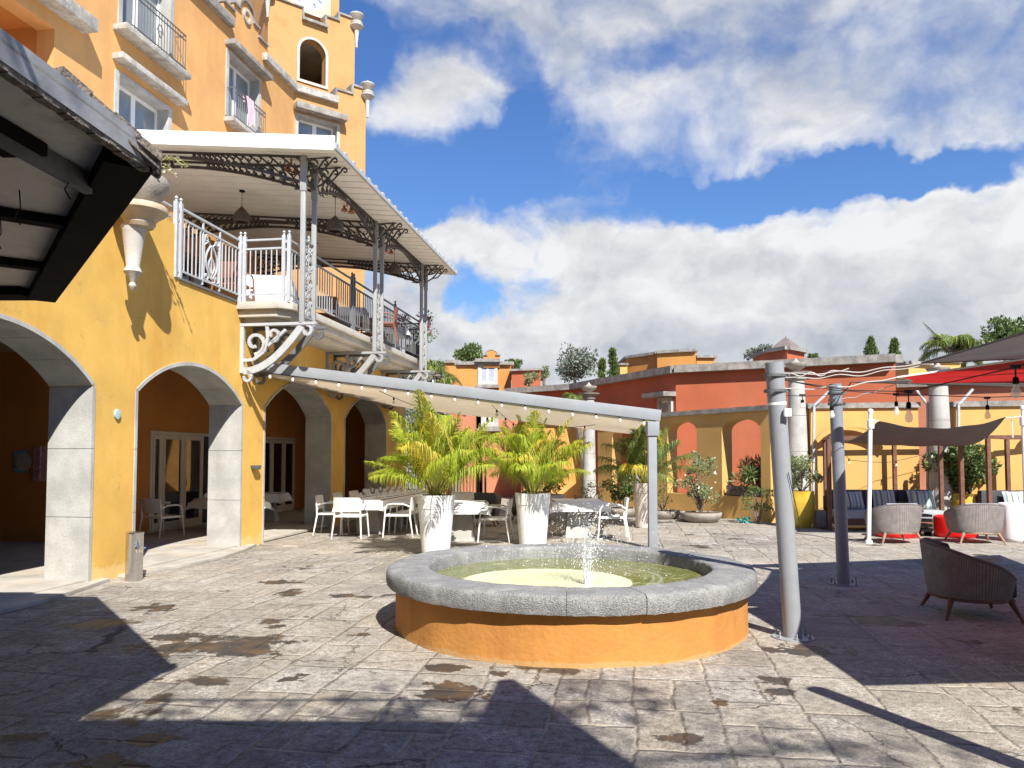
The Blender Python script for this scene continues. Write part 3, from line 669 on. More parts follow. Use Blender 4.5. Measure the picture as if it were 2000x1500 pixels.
# ------------------------------------------------------------------ ironwork helpers
def spiral(c, r, a0, turns, sgn=1, n=14, k=.82):
    return [(c[0] + r * (1 - k * i / n) * math.cos(a0 + sgn * turns * 2 * math.pi * i / n), c[1] + r * (1 - k * i / n) * math.sin(a0 + sgn * turns * 2 * math.pi * i / n)) for i in range(n + 1)]
def scroll(mb, Q, pts, r=.012, n=4, k=1.35): mb.tube([Q(a, z) for a, z in pts], r * k, n)
def ybranch(mb, Q, a, zt, zb, dirn, r=.012):
    """S-shaped branch from the lower chord up to the upper chord with a curl at each end"""
    h = zt - zb
    if h < .07: return
    c = h * .26; x0 = a; x1 = a + dirn * h * .75
    pts = []
    for i in range(9):
        t = i / 8; pts.append((lerp(x0, x1, t ** 1.3), zb + h * (.02 + .96 * (t ** .8))))
    scroll(mb, Q, pts, r)
    sp = spiral((x0 + dirn * (h * .16 + c * .2), zt - c * 1.05), c, math.pi / 2 if dirn > 0 else math.pi / 2, .85, dirn, 10)
    scroll(mb, Q, sp, r * .9)
    sp = spiral((x1 + dirn * c * .2, zb + c * 1.1), c * .8, -math.pi / 2, .8, -dirn, 10); scroll(mb, Q, sp, r * .9)
    scroll(mb, Q, [(x1 - dirn * c * .1, zb + c * .35), (x1 - dirn * c * 1.2, zb + c * .1), (x0 + dirn * c * .3, zb + c * 1.5)], r * .9)
def zr(w): return 6.93 + .095 * (1.85 - w)
canopy = thing('terrace_canopy', 'white roof canopy on slender grey iron posts over the upper terrace', 'canopy', FP(3.8, 1.15, 4.0))
S0, S1_, WO, WI = 3.4, 12.75, 1.85, -3.95
rf = MB(); th = .05
rf.add([FP(-4.5, WI, zr(WI)), FP(S1_, WI, zr(WI)), FP(S1_, WO, zr(WO)), FP(S0, WO, zr(WO)), FP(S0, -1.9, zr(-1.9)), FP(-4.5, -2.4, zr(-2.4))] +
       [FP(-4.5, WI, zr(WI) + th), FP(S1_, WI, zr(WI) + th), FP(S1_, WO, zr(WO) + th), FP(S0, WO, zr(WO) + th), FP(S0, -1.9, zr(-1.9) + th), FP(-4.5, -2.4, zr(-2.4) + th)],
       [(5, 4, 3, 2, 1, 0), (6, 7, 8, 9, 10, 11)] + [(i, (i + 1) % 6, (i + 1) % 6 + 6, i + 6) for i in range(6)])
rf.build('roof_sheet', canw, canopy)
rb = MB()
k = 0
s = S0 + .1
while s < S1_:
    for w0, w1 in ((WO + .05, WI),): rb.bar(FP(s, w0, zr(w0) + .085), FP(s, w1, zr(w1) + .085), .10, .07)
    s += .42
rb.build('roof_ribs', lgrey, canopy)
jt = MB()
s = S0 + .25
while s < S1_: jt.bar(FP(s, WO - .02, zr(WO) - .004), FP(s, WI + .1, zr(WI) - .004), .012, .006); s += .35
jt.build('soffit_joint', mat('joint_tone', (.58, .55, .49), .8), canopy)  # joint strips a little darker than the sheet
fa = MB(); fa.bar(FP(S0 - .012, WO + .03, zr(WO) + .09), FP(S0 - .012, -1.9, zr(-1.9) + .09), .02, .25); fa.bar(FP(S0 - .01, -1.9, zr(-1.9) + .09), FP(-4.5, -2.4, zr(-2.4) + .09), .02, .25)
fa.build('gable_fascia', white, canopy)
gu = MB(); gu.bar(FP(S0, WO + .03, zr(WO) + .03), FP(S1_, WO + .03, zr(WO) + .03), .05, .07); gu.build('gutter', lgrey, canopy)
SS_ = [3.8, 4.28, 7.69, 8.16, 11.6, 12.05]; WP = 1.15
for s in SS_:
    p = MB(); p.bar(FP(s, WP, 4.0), FP(s, WP, 6.35), .085); p.bar(FP(s, WP, 6.352), FP(s, WP, zr(WP) - .002), .11); p.build('post', greym, canopy, bevel=.008)
def truss(Q, L, ztop, dfun, nm='arched_truss', step=.24):
    t = MB(); n = 28
    for i in range(n):
        a, b = L * i / n, L * (i + 1) / n
        t.bar(Q(a, ztop(a) - .02), Q(b, ztop(b) - .02), .045, .03)
        t.bar(Q(a, ztop(a) - dfun(a)), Q(b, ztop(b) - dfun(b)), .05, .045)
    t.build(nm, dgrey, canopy)
    o = MB(); o2 = MB(); a = .06
    while a < L / 2 - .1:
        d = dfun(a) - .05
        ybranch(o, Q, a, ztop(a) - .03, ztop(a) - .03 - d, 1)
        b = L - a; ybranch(o2, Q, b, ztop(b) - .03, ztop(b) - .03 - (dfun(b) - .05), -1)
        a += max(.1, step * (d / .4) + .04)
    o.build('scrollwork', dgrey, canopy); o2.build('scrollwork', dgrey, canopy)
for s in SS_:
    Q = lambda a, z, s=s: FP(s, WP - a, z)
    truss(Q, 5.0, lambda a: zr(WP - a), lambda a: .11 + .38 * abs((a - 2.5) / 2.5) ** 1.8)
for a_, b_ in ((4.28, 7.69), (8.16, 11.6)):
    Q = lambda a, z, s=a_: FP(s + a, WP, z)
    truss(Q, b_ - a_, lambda a: zr(WP), lambda a, L=b_ - a_: .12 + .40 * abs((a - L / 2) / (L / 2)) ** 1.8, step=.2)
for i in range(0, 6, 2):
    Q = lambda a, z, s=SS_[i]: FP(s + a, WP, z)
    truss(Q, SS_[i + 1] - SS_[i], lambda a: zr(WP), lambda a: .45, step=.3)
for s in SS_:
    ov = MB()
    Q = lambda a, z, s=s: FP(s, WP + a, z)
    z = zr(WP + .3) - .03
    scroll(ov, Q, [(.05, z - .34), (.16, z - .28), (.28, z - .17), (.36, z - .06), (.45, z)], .015)
    scroll(ov, Q, [(.2, z - .26), (.34, z - .24), (.44, z - .14), (.52, z - .06)], .014)
    scroll(ov, Q, spiral((.16, z - .1), .10, 0, 1.1, 1), .013); scroll(ov, Q, spiral((.58, z - .07), .065, math.pi, 1.0, -1), .013)
    scroll(ov, Q, spiral((.40, z - .1), .05, math.pi / 2, .8, -1), .012); scroll(ov, Q, [(.04, z), (.5, z)], .012); ov.build('overhang_scroll', dgrey, canopy)
# lattice panels between the paired posts at rail height
def lattice(s0, s1):
    m = MB(); Q = lambda a, z: FP(s0 + a, WP, z); L = s1 - s0
    for z in (4.12, 5.5): m.bar(Q(.04, z), Q(L - .04, z), .03)
    c = L / 2
    for z in (4.3, 4.62, 4.95, 5.28):
        for sg in (-1, 1):
            scroll(m, Q, spiral((c + sg * .085, z + .05), .075, math.pi / 2, 1.1, sg), .012); scroll(m, Q, spiral((c + sg * .085, z - .09), .06, -math.pi / 2, 1.0, -sg), .011)
            scroll(m, Q, [(c + sg * .16, z - .16), (c + sg * .02, z), (c + sg * .16, z + .14)], .012)
    m.bar(Q(c, 4.12), Q(c, 5.5), .022); m.lathe([(0, 0), (.035, .02), (.02, .05), (.03, .08), (0, .13)], Q(c, 5.5), 8)
    m.build('post_lattice', greym, canopy)
for i in (0, 2, 4): lattice(SS_[i], SS_[i + 1])
# brackets under the balcony
def bracket(s, m):
    Q = lambda a, z: FP(s, a, z); b = MB()
    b.bar(Q(.03, 3.12), Q(.03, 4.0), .07, .06, up=Ft); b.bar(Q(0, 3.985), Q(1.42, 3.985), .07, .05)
    def strap(pts, w=.05, t=.05):
        w *= 1.45
        for p, q in zip(pts[:-1], pts[1:]): b.bar(Q(*p), Q(*q), t, w, up=Fn if abs(p[0] - q[0]) < abs(p[1] - q[1]) else (0, 0, 1))
    strap([(lerp(.06, 1.15, t), 3.16 + .78 * (t ** 1.35) + .05 * math.sin(math.pi * t) - .16 * math.sin(math.pi * t)) for t in [i / 14 for i in range(15)]], .085)
    strap(spiral((.27, 3.66), .21, -math.pi / 2, 1.05, 1, 18, .7), .04); strap(spiral((1.25, 3.86), .10, math.pi / 2, .8, -1, 12, .5), .04)
    strap(spiral((.62, 3.80), .13, -math.pi * .6, .95, 1, 14, .7), .035); strap([(.06, 3.35), (.25, 3.36), (.45, 3.5), (.52, 3.75), (.5, 3.95)], .04)
    strap([(.52, 3.6), (.66, 3.72), (.85, 3.88)], .035); strap(spiral((.13, 3.05), .10, math.pi / 2, .8, -1, 10, .5), .035)
    b.build('scroll_bracket', m, bld)
for s in SS_: bracket(s, lgrey if s in (3.8,) else (greym if s in (7.69, 11.6) else mgrey))  # shade on each pair's rear bracket is put into a darker grey
# railing
rail = thing('terrace_railing', 'grey metal railing with ornamental panel along the upper terrace', 'railing', FP(1.9, 0, 4.4))
def rail_run(A, B, zb=4.47, n=None, orn=False, m=lgrey):
    A = Vector(A); B = Vector(B); L = (B - A).length; d = (B - A) / L
    P = lambda a, z: A + d * a + Vector((0, 0, z - A.z))
    r = MB(); A.z = 0; B.z = 0; P = lambda a, z: A + d * a + Vector((0, 0, z))
    r.bar(P(0, zb + .04), P(L, zb + .04), .03, .03); r.bar(P(0, zb + .86), P(L, zb + .86), .035, .03); r.bar(P(0, zb + 1.02), P(L, zb + 1.02), .04, .03)
    n = n or max(2, int(L / .12)); c = L / 2
    for i in range(1, n):
        a = L * i / n
        if orn and abs(a - c) < .26: continue
        r.bar(P(a, zb + .04), P(a, zb + .86), .018)
    if orn:
        for sg in (-1, 1): r.bar(P(c + sg * .26, zb - .04), P(c + sg * .26, zb + .98), .028); r.bar(P(c + sg * .21, zb + .1), P(c + sg * .21, zb + .8), .012)
    r.build('rail_section', m, rail)
    if orn:
        o = MB(); Q = lambda a, z: P(c + a, zb + z)
        for sg in (-1, 1):
            scroll(o, Q, [(sg * .03 + sg * .15 * math.sin(math.pi * t) ** 1, .12 + .55 * t) for t in [i / 12 for i in range(13)]][::1], .014)
            scroll(o, Q, [(sg * .09 * math.sin(math.pi * t), .18 + .3 * t) for t in [i / 10 for i in range(11)]], .012)
            scroll(o, Q, spiral((sg * .15, .75), .07, math.pi / 2, 1.1, -sg), .013); scroll(o, Q, spiral((sg * .15, .13), .075, 0 if sg > 0 else math.pi, 1.1, -sg), .013)
            scroll(o, Q, [(sg * .03, .66), (sg * .10, .72), (sg * .21, .64)], .012); scroll(o, Q, [(0, .05), (sg * .1, .07), (sg * .22, .03)], .012)
        o.bar(Q(0, .1), Q(0, .68), .02); o.build('ornament_panel', m, rail)
def rail_post(p, m=lgrey, two=None):
    p = Vector(p); q = MB()
    ps = [p] if two is None else [p, p + two]
    for v in ps:
        q.bar(v + Vector((0, 0, 4.38)), v + Vector((0, 0, 5.56)), .06); q.lathe([(0, 0), (.02, .01), (.015, .03), (.03, .05), (.015, .08), (0, .09)], v + Vector((0, 0, 5.56)), 8)
    if two is not None:
        for z in (4.5, 5.3, 5.45): q.bar(ps[0] + Vector((0, 0, z)), ps[1] + Vector((0, 0, z)), .02, .05)
    q.build('rail_post', m, rail)
def xy(s, w): return FP(s, w, 0)
rail_post(xy(1.76, .0), two=Ft * .12); rail_run(xy(1.88, 0), xy(3.68, 0), orn=True, n=16)
rail_post(xy(3.70, .02), two=Ft * .02 + Fn * .07); rail_run(xy(3.72, .1), xy(3.72, .80), n=7)
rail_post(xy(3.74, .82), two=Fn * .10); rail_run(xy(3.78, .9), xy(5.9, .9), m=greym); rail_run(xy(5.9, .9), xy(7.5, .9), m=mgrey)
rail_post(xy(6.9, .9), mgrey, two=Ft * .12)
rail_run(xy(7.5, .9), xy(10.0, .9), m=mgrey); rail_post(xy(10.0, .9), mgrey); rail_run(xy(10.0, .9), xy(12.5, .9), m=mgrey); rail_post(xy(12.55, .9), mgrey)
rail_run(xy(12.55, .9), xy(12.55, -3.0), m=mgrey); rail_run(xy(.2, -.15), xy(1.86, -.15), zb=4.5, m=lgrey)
# pendant lamps under the canopy
RPN = (Fn + Vector((0, 0, -1 / .095 * -1)) * 1)
def on_canopy(px, py):
    n = Vector((Fn.x * .095, Fn.y * .095, 1)); return RP(px, py, FP(0, 1.85, 6.93), n)
def pendant(px, py, drop, label):
    p = on_canopy(px, py); t = thing('pendant_lamp', label, 'lamp', p, 'cone shaped lamps hanging under the canopy')
    q = MB(); q.lathe([(0, -.03), (.06, -.03), (.06, 0), (0, 0)], p, 12); q.build('ceiling_rose', blackm, t)
    q = MB(); q.tube([p + Vector((0, 0, -.03)), p - Vector((0, 0, drop))], .006, 4); q.build('cord', blackm, t)
    q = MB(); q.lathe([(.008, 0), (.02, -.02), (.09, -.09), (.15, -.17), (.17, -.25), (.165, -.32), (.13, -.35), (.12, -.34), (.15, -.3), (.15, -.24)], p - Vector((0, 0, drop)), 18, cap=False); q.build('lamp_shade', rattan, t, smooth=True)
pendant(473, 372, .33, 'woven cone lamp hanging nearest the ornamental railing panel'); pendant(655, 381, .42, 'woven cone lamp hanging just right of the two nearest canopy posts')
pendant(617, 474, .28, 'small woven lamp farthest back under the canopy'); pendant(771, 484, .35, 'woven cone lamp near the far end of the canopy')
for px, py, lb in ((678, 398, 'copper spotlight pair under the canopy edge beam'), (757, 482, 'copper spotlight at the middle posts of the canopy'), (569, 316, 'copper spotlight beside the nearest canopy post')):
    p = on_canopy(px, py - 6); t = thing('spotlight', lb, 'lamp', p, 'copper spotlights of the canopy')
    q = MB(); q.bar(p, p - Vector((0, 0, .12)), .03); q.build('stem', copper, t)
    q = MB(); q.lathe([(0, .05), (.03, .05), (.03, 0), (.07, -.05), (.07, -.07), (0, -.06)], p + Vector((-.06, 0, -.15)), 10); q.lathe([(0, .05), (.03, .05), (.03, 0), (.07, -.05), (.07, -.07), (0, -.06)], p + Vector((.09, 0, -.19)), 10); q.build('lamp_head', copper, t, smooth=True)
# weather-worn corbel and planter bowl
pc = FP(.38, .36, 0)
cb = thing('wall_corbel', 'cream stone corbel carrying a planter bowl on the yellow parapet wall', 'corbel', FP(.38, .2, 3.9))
q = MB(); q.lathe([(0, 3.86), (.03, 3.88), (.05, 3.93), (.03, 3.98), (.07, 4.06), (.12, 4.12), (.10, 4.16), (.085, 4.2), (.145, 4.66), (.165, 4.72), (.16, 4.74)], FP(.38, .27, 0), 20); q.build('corbel_shaft', wstone, cb, smooth=True)
q = MB(); q.lathe([(0, 4.72), (.17, 4.72), (.20, 4.77), (.195, 4.80), (.25, 4.86), (.31, 4.90), (.345, 4.93), (.35, 4.98), (.33, 5.01), (0, 5.01)], pc, 28); q.build('corbel_capital', ovase, cb, smooth=True)
pl = thing('planter_bowl', 'mossy stone bowl on the corbel with trailing white flowers', 'planter', pc + Vector((0, 0, 5.02)))
q = MB(); q.lathe([(0, 5.015), (.17, 5.015), (.20, 5.05), (.30, 5.16), (.345, 5.28), (.35, 5.36), (.33, 5.40), (.30, 5.40), (.28, 5.35), (0, 5.33)], pc, 28); q.build('bowl', bowlm, pl, smooth=True)
# ------------------------------------------------------------------ leaves
def leaf(mb, p, d, n, L, w, mi=0, fold=.0):
    d = d.normalized(); s = d.cross(n)
    if s.length < 1e-4: s = d.orthogonal()
    s.normalize(); mb.add([p, p + d * L * .45 + s * w / 2, p + d * L, p + d * L * .45 - s * w / 2], [(0, 1, 2, 3)], mi)
def rv(): return Vector((random.gauss(0, 1), random.gauss(0, 1), random.gauss(0, 1))).normalized()
def cloud(mb, c, r, n, L, w, up=.3, shell=.55, mi=0):
    c = Vector(c)
    for _ in range(n):
        u = rv(); k = shell + (1 - shell) * random.random() ** .5 if random.random() < .75 else random.random()
        p = c + Vector((u.x * r[0], u.y * r[1], u.z * r[2])) * k
        d = (u * .7 + rv() * .8 + Vector((0, 0, up))).normalized(); s = random.uniform(.6, 1.3); leaf(mb, p, d, rv(), L * s, w * s, mi)
def shrub(name, label, base, h, r, n, L, w, m, cat='shrub', stems=6, group=None, clumps=9, sm=None, flowers=None, seed=1, zmin=.25):
    random.seed(seed); base = Vector(base); t = thing(name, label, cat, base, group); st = MB(); lf_ = MB()
    for k in range(clumps):
        a = random.uniform(0, 6.28); q = random.random() ** .6; zz = random.uniform(zmin, 1.0)
        c = base + Vector((math.cos(a) * r * q * (1.15 - .5 * abs(zz - .55)), math.sin(a) * r * q * .9, h * zz))
        rr = r * random.uniform(.25, .5); cloud(lf_, c, (rr, rr, rr * .8), n // clumps, L, w)
        if k < stems: st.tube([base, base.lerp(c, .5) + Vector((0, 0, h * .06)), c], [.02, .014, .006], 5)
    st.build('stem', sm or bark, t); lf_.build('foliage', m, t)
    if flowers:
        fl = MB()
        for _ in range(flowers[1]):
            a = random.uniform(0, 6.28); p = base + Vector((math.cos(a) * r * .9, math.sin(a) * r * .8, h * random.uniform(.4, 1)))
            for k in range(5): leaf(fl, p, rv(), rv(), flowers[2], flowers[2] * .7)
        fl.build('flower', flowers[0], t)
    return t
random.seed(3); tp = MB(); tf = MB()
for k in range(16):
    a = random.uniform(-2.2, 1.2); p = pc + Vector((0, 0, 5.36)); pts = [p]
    L = random.uniform(.25, .62)
    for i in range(1, 6): pts.append(p + Vector((math.cos(a) * L * i / 5, math.sin(a) * L * i / 5, .38 * math.sin(i / 5 * 2.4) * L * 1.6)))
    tp.tube(pts, .005, 4)
    for i in range(14):
        q_ = pts[random.randint(1, 5)]; leaf(tf, q_, rv() + Vector((0, 0, .2)), rv(), .06, .035, 0 if random.random() < .7 else 1)
tp.build('stem', stemm, pl); tf.build('foliage', [leafl, mat('white_petal', (.75, .72, .55), .6, trans=.3)], pl)
# terrace tables, chairs
# ------------------------------------------------------------------ overhead kiosk roof at upper left
EZ = 2.93
A_ = G(300, 333, EZ); K0 = A_ + (G(0, 122, EZ) - A_).normalized() * 3.1; C_ = G(108, 590, EZ); K3 = Vector((-7.4, C_.y, EZ)); K4 = Vector((-9.4, 4.2, EZ)); K5 = Vector((-9.4, .3, EZ))
KS = [K0, A_, C_, K3, K4, K5]
awn = thing('kiosk_roof', 'dark hipped metal kiosk roof jutting in at the upper left, seen from below', 'roof', A_)
zinc = mat('zinc_sheet', (.30, .305, .32), .45, .0, var=.15, vs=4, bump=.1, stain=(.16, .14, .12), ss=3, sa=.5)
rusty = mat('weathered_edge', (.20, .17, .14), .9, var=.4, vs=18, bump=.7, bs=60, stain=(.05, .045, .04), ss=12, sa=.8)
panelm = mat('soffit_panel', (.72, .69, .62), .8, var=.12, vs=3, stain=(.25, .21, .14), ss=3, sa=.7)
uz = Vector((0, 0, 1))
q = MB(); q.poly([(k.x, k.y) for k in KS], [], lambda a, b, w: Vector((a, b, w)), 3.0, 3.012); q.build('soffit_panel', panelm, awn)
apex = Vector((-5.6, 3.0, 4.4)); q = MB(); KT = [k + Vector((0, 0, .108)) for k in KS]
q.add([apex] + KT, [(0, i + 1, (i + 1) % 6 + 1) for i in range(6)]); q.build('roof_sheet', zinc, awn)
e1 = (K0 - A_).normalized(); e2 = (C_ - A_).normalized(); n1_ = Vector((-e1.y, e1.x, 0)); n1_ = n1_ if n1_.x < 0 else -n1_; n2_ = Vector((-e2.y, e2.x, 0)); n2_ = n2_ if n2_.x < 0 else -n2_
def hbar(p, d, L, w, z0, z1, nn, mb): p = Vector((p.x, p.y, 0)); mb.add([p + nn * a + d * b + uz * z for z in (z0, z1) for a, b in ((0, 0), (w, 0), (w, L), (0, L))], [(0, 3, 2, 1), (4, 5, 6, 7), (0, 1, 5, 4), (1, 2, 6, 5), (2, 3, 7, 6), (3, 0, 4, 7)])
q = MB(); hbar(A_ + e1 * .02, e1, 3.1, .014, 2.94, 3.045, n1_, q); q.build('metal_flashing', zinc, awn)
q = MB()
for i in range(70):
    a = A_ + e1 * (3.1 * i / 70); b = A_ + e1 * (3.1 * (i + 1) / 70); q.bar(a + Vector((-.028, -.02, .006)), b + Vector((-.028, -.02, .006)), .042 + .004 * math.sin(i * 1.3), .034 + .006 * math.cos(i * 1.7))
q.build('eave_edge', rusty, awn)
q = MB(); tipd = (apex + Vector((0, 0, -.6)) - A_).normalized()
h0 = A_ + Vector((.012, .0, .05)); h1 = A_ + Vector((-.16, -.46, .20))
for i in range(4):
    a = h0.lerp(h1, i / 4); b = h0.lerp(h1, (i + 1.12) / 4); q.bar(a + Vector((0, 0, .010 * (i % 2))), b + Vector((0, 0, .010 * (i % 2))), .07, .035)
q.bar(A_ + Vector((.02, -.02, .0)), h1 + Vector((.03, -.02, -.03)), .014); q.bar(A_ + Vector((.035, -.03, .0)), h1 + Vector((.05, -.05, -.05)), .012)
for k in range(3): q.bar(A_ + Vector((.01 - .012 * k, .01 + .02 * k, -.01)), A_ + Vector((.01 - .012 * k, .01 + .02 * k, .10)), .02, .05)
q.build('hip_flashing', rusty, awn)
q = MB(); hbar(A_, e2, (C_ - A_).length, .20, 2.925, 2.998, n2_, q); q.build('edge_beam', blackm, awn)
q = MB(); hbar(C_ - Vector((.1, .06, 0)), Vector((-1, 0, 0)), 3.5, .24, 2.93, 2.996, Vector((0, -1, 0)), q); q.build('edge_beam', blackm, awn)
q = MB(); hbar(A_ + n2_ * .245 + n1_ * .2, e1, 2.4, .20, 2.94, 2.994, n1_, q); q.build('edge_beam', blackm, awn)
dbm = mat('dusty_beam', (.13, .13, .13), .7, var=.3, vs=6)
q = MB(); hbar(A_ + n2_ * .60 + e2 * .1, e2, 3.4, .12, 2.915, 2.992, n2_, q); hbar(A_ + n2_ * 1.5 + e2 * .1, e2, 3.4, .13, 2.915, 2.992, n2_, q); q.build('cross_beam', dbm, awn)
q = MB(); hbar(A_ + n1_ * .41 + e1 * -.2, e1, 3.0, .04, 2.90, 2.99, n1_, q); q.build('cross_beam', dbm, awn)
q = MB()
for k in (1.25, 2.5): hbar(A_ + e2 * k + n2_ * .20, n2_, .4, .10, 2.945, 2.996, e2, q)
q.build('rafter', blackm, awn)
q = MB()
for (a, b) in ((.55, .85), (.9, .45), (1.5, .5), (.3, .3)):
    p = A_ + e2 * a + n2_ * b + uz * .0; q.tube([p + uz * .1, p + Vector((.01, 0, -.02)), p + Vector((-.02, .01, -.06)), p + Vector((.012, 0, -.11))], .004, 4)
q.build('loose_wire', cable, awn)
# ------------------------------------------------------------------ courtyard roof behind the viewer (its shade falls on the paving)
rw = thing('rear_sky_blocker', 'unseen orange wing added behind the viewer to block the rear sky', 'building', (0, -12, 0))  # unseen wing, added to hold back sky light from behind
q = MB(); q.poly(rc(-30, 30, -.1, 10.5), [rc(x, x + 1.6, z, z + 1.8) for x in range(-27, 27, 5) for z in (1.0, 4.4, 7.6)], lambda a, b, w: Vector((a, w, b)), -9.5, -10.0); q.box((-30, -16, 0), (30, -10.6, 10.4)); q.build('wall', orange, rw)
q = MB(); q.box((-30.1, -16, 10.51), (30.1, -9.4, 10.7)); q.build('coping', coping, rw)
cr = thing('courtyard_roof', 'flat roof of the building behind the viewer that shades the near paving', 'roof', (-3, -1, 0))
ZR = 4.0
q = MB(); q.poly([(-9, 1.12), (-.6, 1.1), (1.25, 1.06), (1.36, 1.95), (1.48, 1.98), (2.1, .45), (2.6, -2.0), (3.0, -6), (-9, -6)], [], lambda a, b, w: Vector((a, b, w)), ZR, ZR + .2); q.build('roof_slab', concrete, cr)
q = MB()
q.box((-4.3, 1.60, ZR + .05), (1.3, 1.62, ZR + .07));  
for i in range(4): q.box((-3.9 + i * 1.5, 1.06, ZR + .05), (-3.875 + i * 1.5, 1.60, ZR + .08))
q.build('eave_rail', greym, cr)
q = MB()
for x in (-8, -3, 2.4): q.box((x - .15, -5.2, 0), (x + .15, -4.9, ZR))
q.build('pillar', ochre, cr)
# ------------------------------------------------------------------ pergola with pleated retractable roof
perg = thing('pergola', 'grey steel pergola with pleated beige fabric roof fixed to the yellow arcade', 'pergola', (2.48, 13.75, 0))
PA = RP(497, 716, FP(0, .05, 0), Fn); PB = AT(1290, 812, 13.75)
PA2 = FP(12.4, .05, 3.18); PB2 = Vector((3.75, 22.0, PB.z))
q = MB(); q.bar(PA, PB, .12, .20); q.build('front_beam', pergm, perg, bevel=.006)
q = MB(); q.bar(PA2, PB2, .12, .20); q.build('rear_beam', pergm, perg)
q = MB(); q.bar(PB + Vector((-.1, .08, -.12)), PB2 + Vector((-.1, -.07, -.12)), .10, .14); q.bar(PA + Vector((.02, .07, .0)), PA2 + Vector((.02, -.07, 0)), .1, .14); q.build('side_beam', pergm, perg)
pb = G(1275, 1071)
for nm, p in (('post', pb), ('post', Vector((3.6, 21.9, 0)))):
    q = MB(); top = PB.z - .10; q.box((p.x - .075, p.y - .075, .012), (p.x + .075, p.y + .075, top)); q.box((p.x - .10, p.y - .10, 0), (p.x + .10, p.y + .10, .011)); q.build(nm, pergm, perg, bevel=.005)
q = MB(); q.box((pb.x - .09, pb.y - .1, PB.z - .36), (pb.x + .12, pb.y + .1, PB.z - .10)); q.build('post_head', pergm, perg, bevel=.005)
fb = MB(); n = 30; mseg = 14
def pf(u, v):  # u along the slope, v away from the viewer
    a = PA.lerp(PB + Vector((-.2, 0, 0)), u); b = PA2.lerp(PB2 + Vector((-.2, 0, 0)), u); p = a.lerp(b, .012 + v * .97)
    return p + Vector((0, 0, -.075 - .05 * abs(math.sin(math.pi * v * mseg)) ** .8))
NV = mseg * 6
vs = [pf(i / n * .985, j / NV) for i in range(n + 1) for j in range(NV + 1)]
fb.add(vs, [(i * (NV + 1) + j, i * (NV + 1) + j + 1, (i + 1) * (NV + 1) + j + 1, (i + 1) * (NV + 1) + j) for i in range(n) for j in range(NV)])
vs2 = [v + Vector((0, 0, .012)) for v in vs]; fb.add(vs2, [(i * (NV + 1) + j, (i + 1) * (NV + 1) + j, (i + 1) * (NV + 1) + j + 1, i * (NV + 1) + j + 1) for i in range(n) for j in range(NV)])
fb.build('fabric_roof', pfab, perg, smooth=True, keep=True)
q = MB()
for j in range(1, mseg):
    v = j / mseg; q.bar(pf(.0, v) + Vector((0, 0, -.01)), pf(.985, v) + Vector((0, 0, -.01)), .03, .03)
q.build('fabric_rod', canw, perg)
# string lights along the front beam and slung below the fabric
def strand(pts, nb, label, big=False, sag=.0, m=bulbw, drop=.05, sc=1.0):
    pts = [Vector(p) for p in pts]; t = thing('string_lights', label, 'string lights', pts[0]); full = []
    for a, b in zip(pts[:-1], pts[1:]):
        for i in range(10): u = i / 10; full.append(a.lerp(b, u) - Vector((0, 0, sag * 4 * u * (1 - u))))
    full.append(pts[-1]); q = MB(); q.tube(full, .006, 4); q.build('cable', cable, t)
    for i in range(nb):
        k = (i + .5) / nb * (len(full) - 1); j = int(k); p = full[j].lerp(full[min(j + 1, len(full) - 1)], k - j)
        q = MB(); q.lathe([(0, 0), (.014 * sc, 0), (.018 * sc, -.02 * sc), (.018 * sc, -drop), (0, -drop)], p, 8); so_ = q.build('socket', blackm, t)
        q = MB(); q.lathe([(.012 * sc, 0), (.028 * sc, -.03 * sc), (.030 * sc, -.045 * sc), (.02 * sc, -.07 * sc), (0, -.075 * sc)], p - Vector((0, 0, drop)), 10); q.build('bulb', m, t, smooth=True)
    return t
strand([PA + Vector((.1, -.07, -.10)), PB + Vector((-.1, -.07, -.10))], 17, 'string of small frosted bulbs along the front beam of the pergola', drop=.03)
def pv(u, v, dz=-.3): return pf(u, v) + Vector((0, 0, dz))
strand([pv(.3, .05, -.02), pv(.38, .5, -.25), pv(.2, .95, -.10)], 6, 'dark light string hanging under the pergola fabric above the long table', sag=.05)
strand([pv(.6, .03, -.02), pv(.62, .4, -.28), pv(.85, .5, -.05)], 7, 'dark light string hanging under the pergola fabric between the two bright palms', sag=.05)
# wall light and small disc on the arcade
p = RP(495, 914, FP(0, 0, 0), Fn); t = thing('wall_light', 'small dark half-round light on the pier between second and third arch', 'lamp', p)
q = MB(); q.poly([(-.13, .05), (.13, .05), (.09, -.03), (-.09, -.03)], [], lambda a, b, w: p + Ft * a + Vector((0, 0, b)) + Fn * w, .004, .10); q.build('shade', mgrey, t, bevel=.01)
p2 = RP(227, 809, FP(0, 0, 0), Fn); q = MB(); q.poly([(.06 * math.cos(i * .524), .07 * math.sin(i * .524)) for i in range(12)], [], lambda a, b, w: p2 + Ft * a + Vector((0, 0, b)) + Fn * w, .003, .03)
props(q.build('wall_socket', mat('pale_blue', (.35, .50, .52), .5), bevel=.005), 'small pale blue round cover on the yellow pier', 'wall fitting')
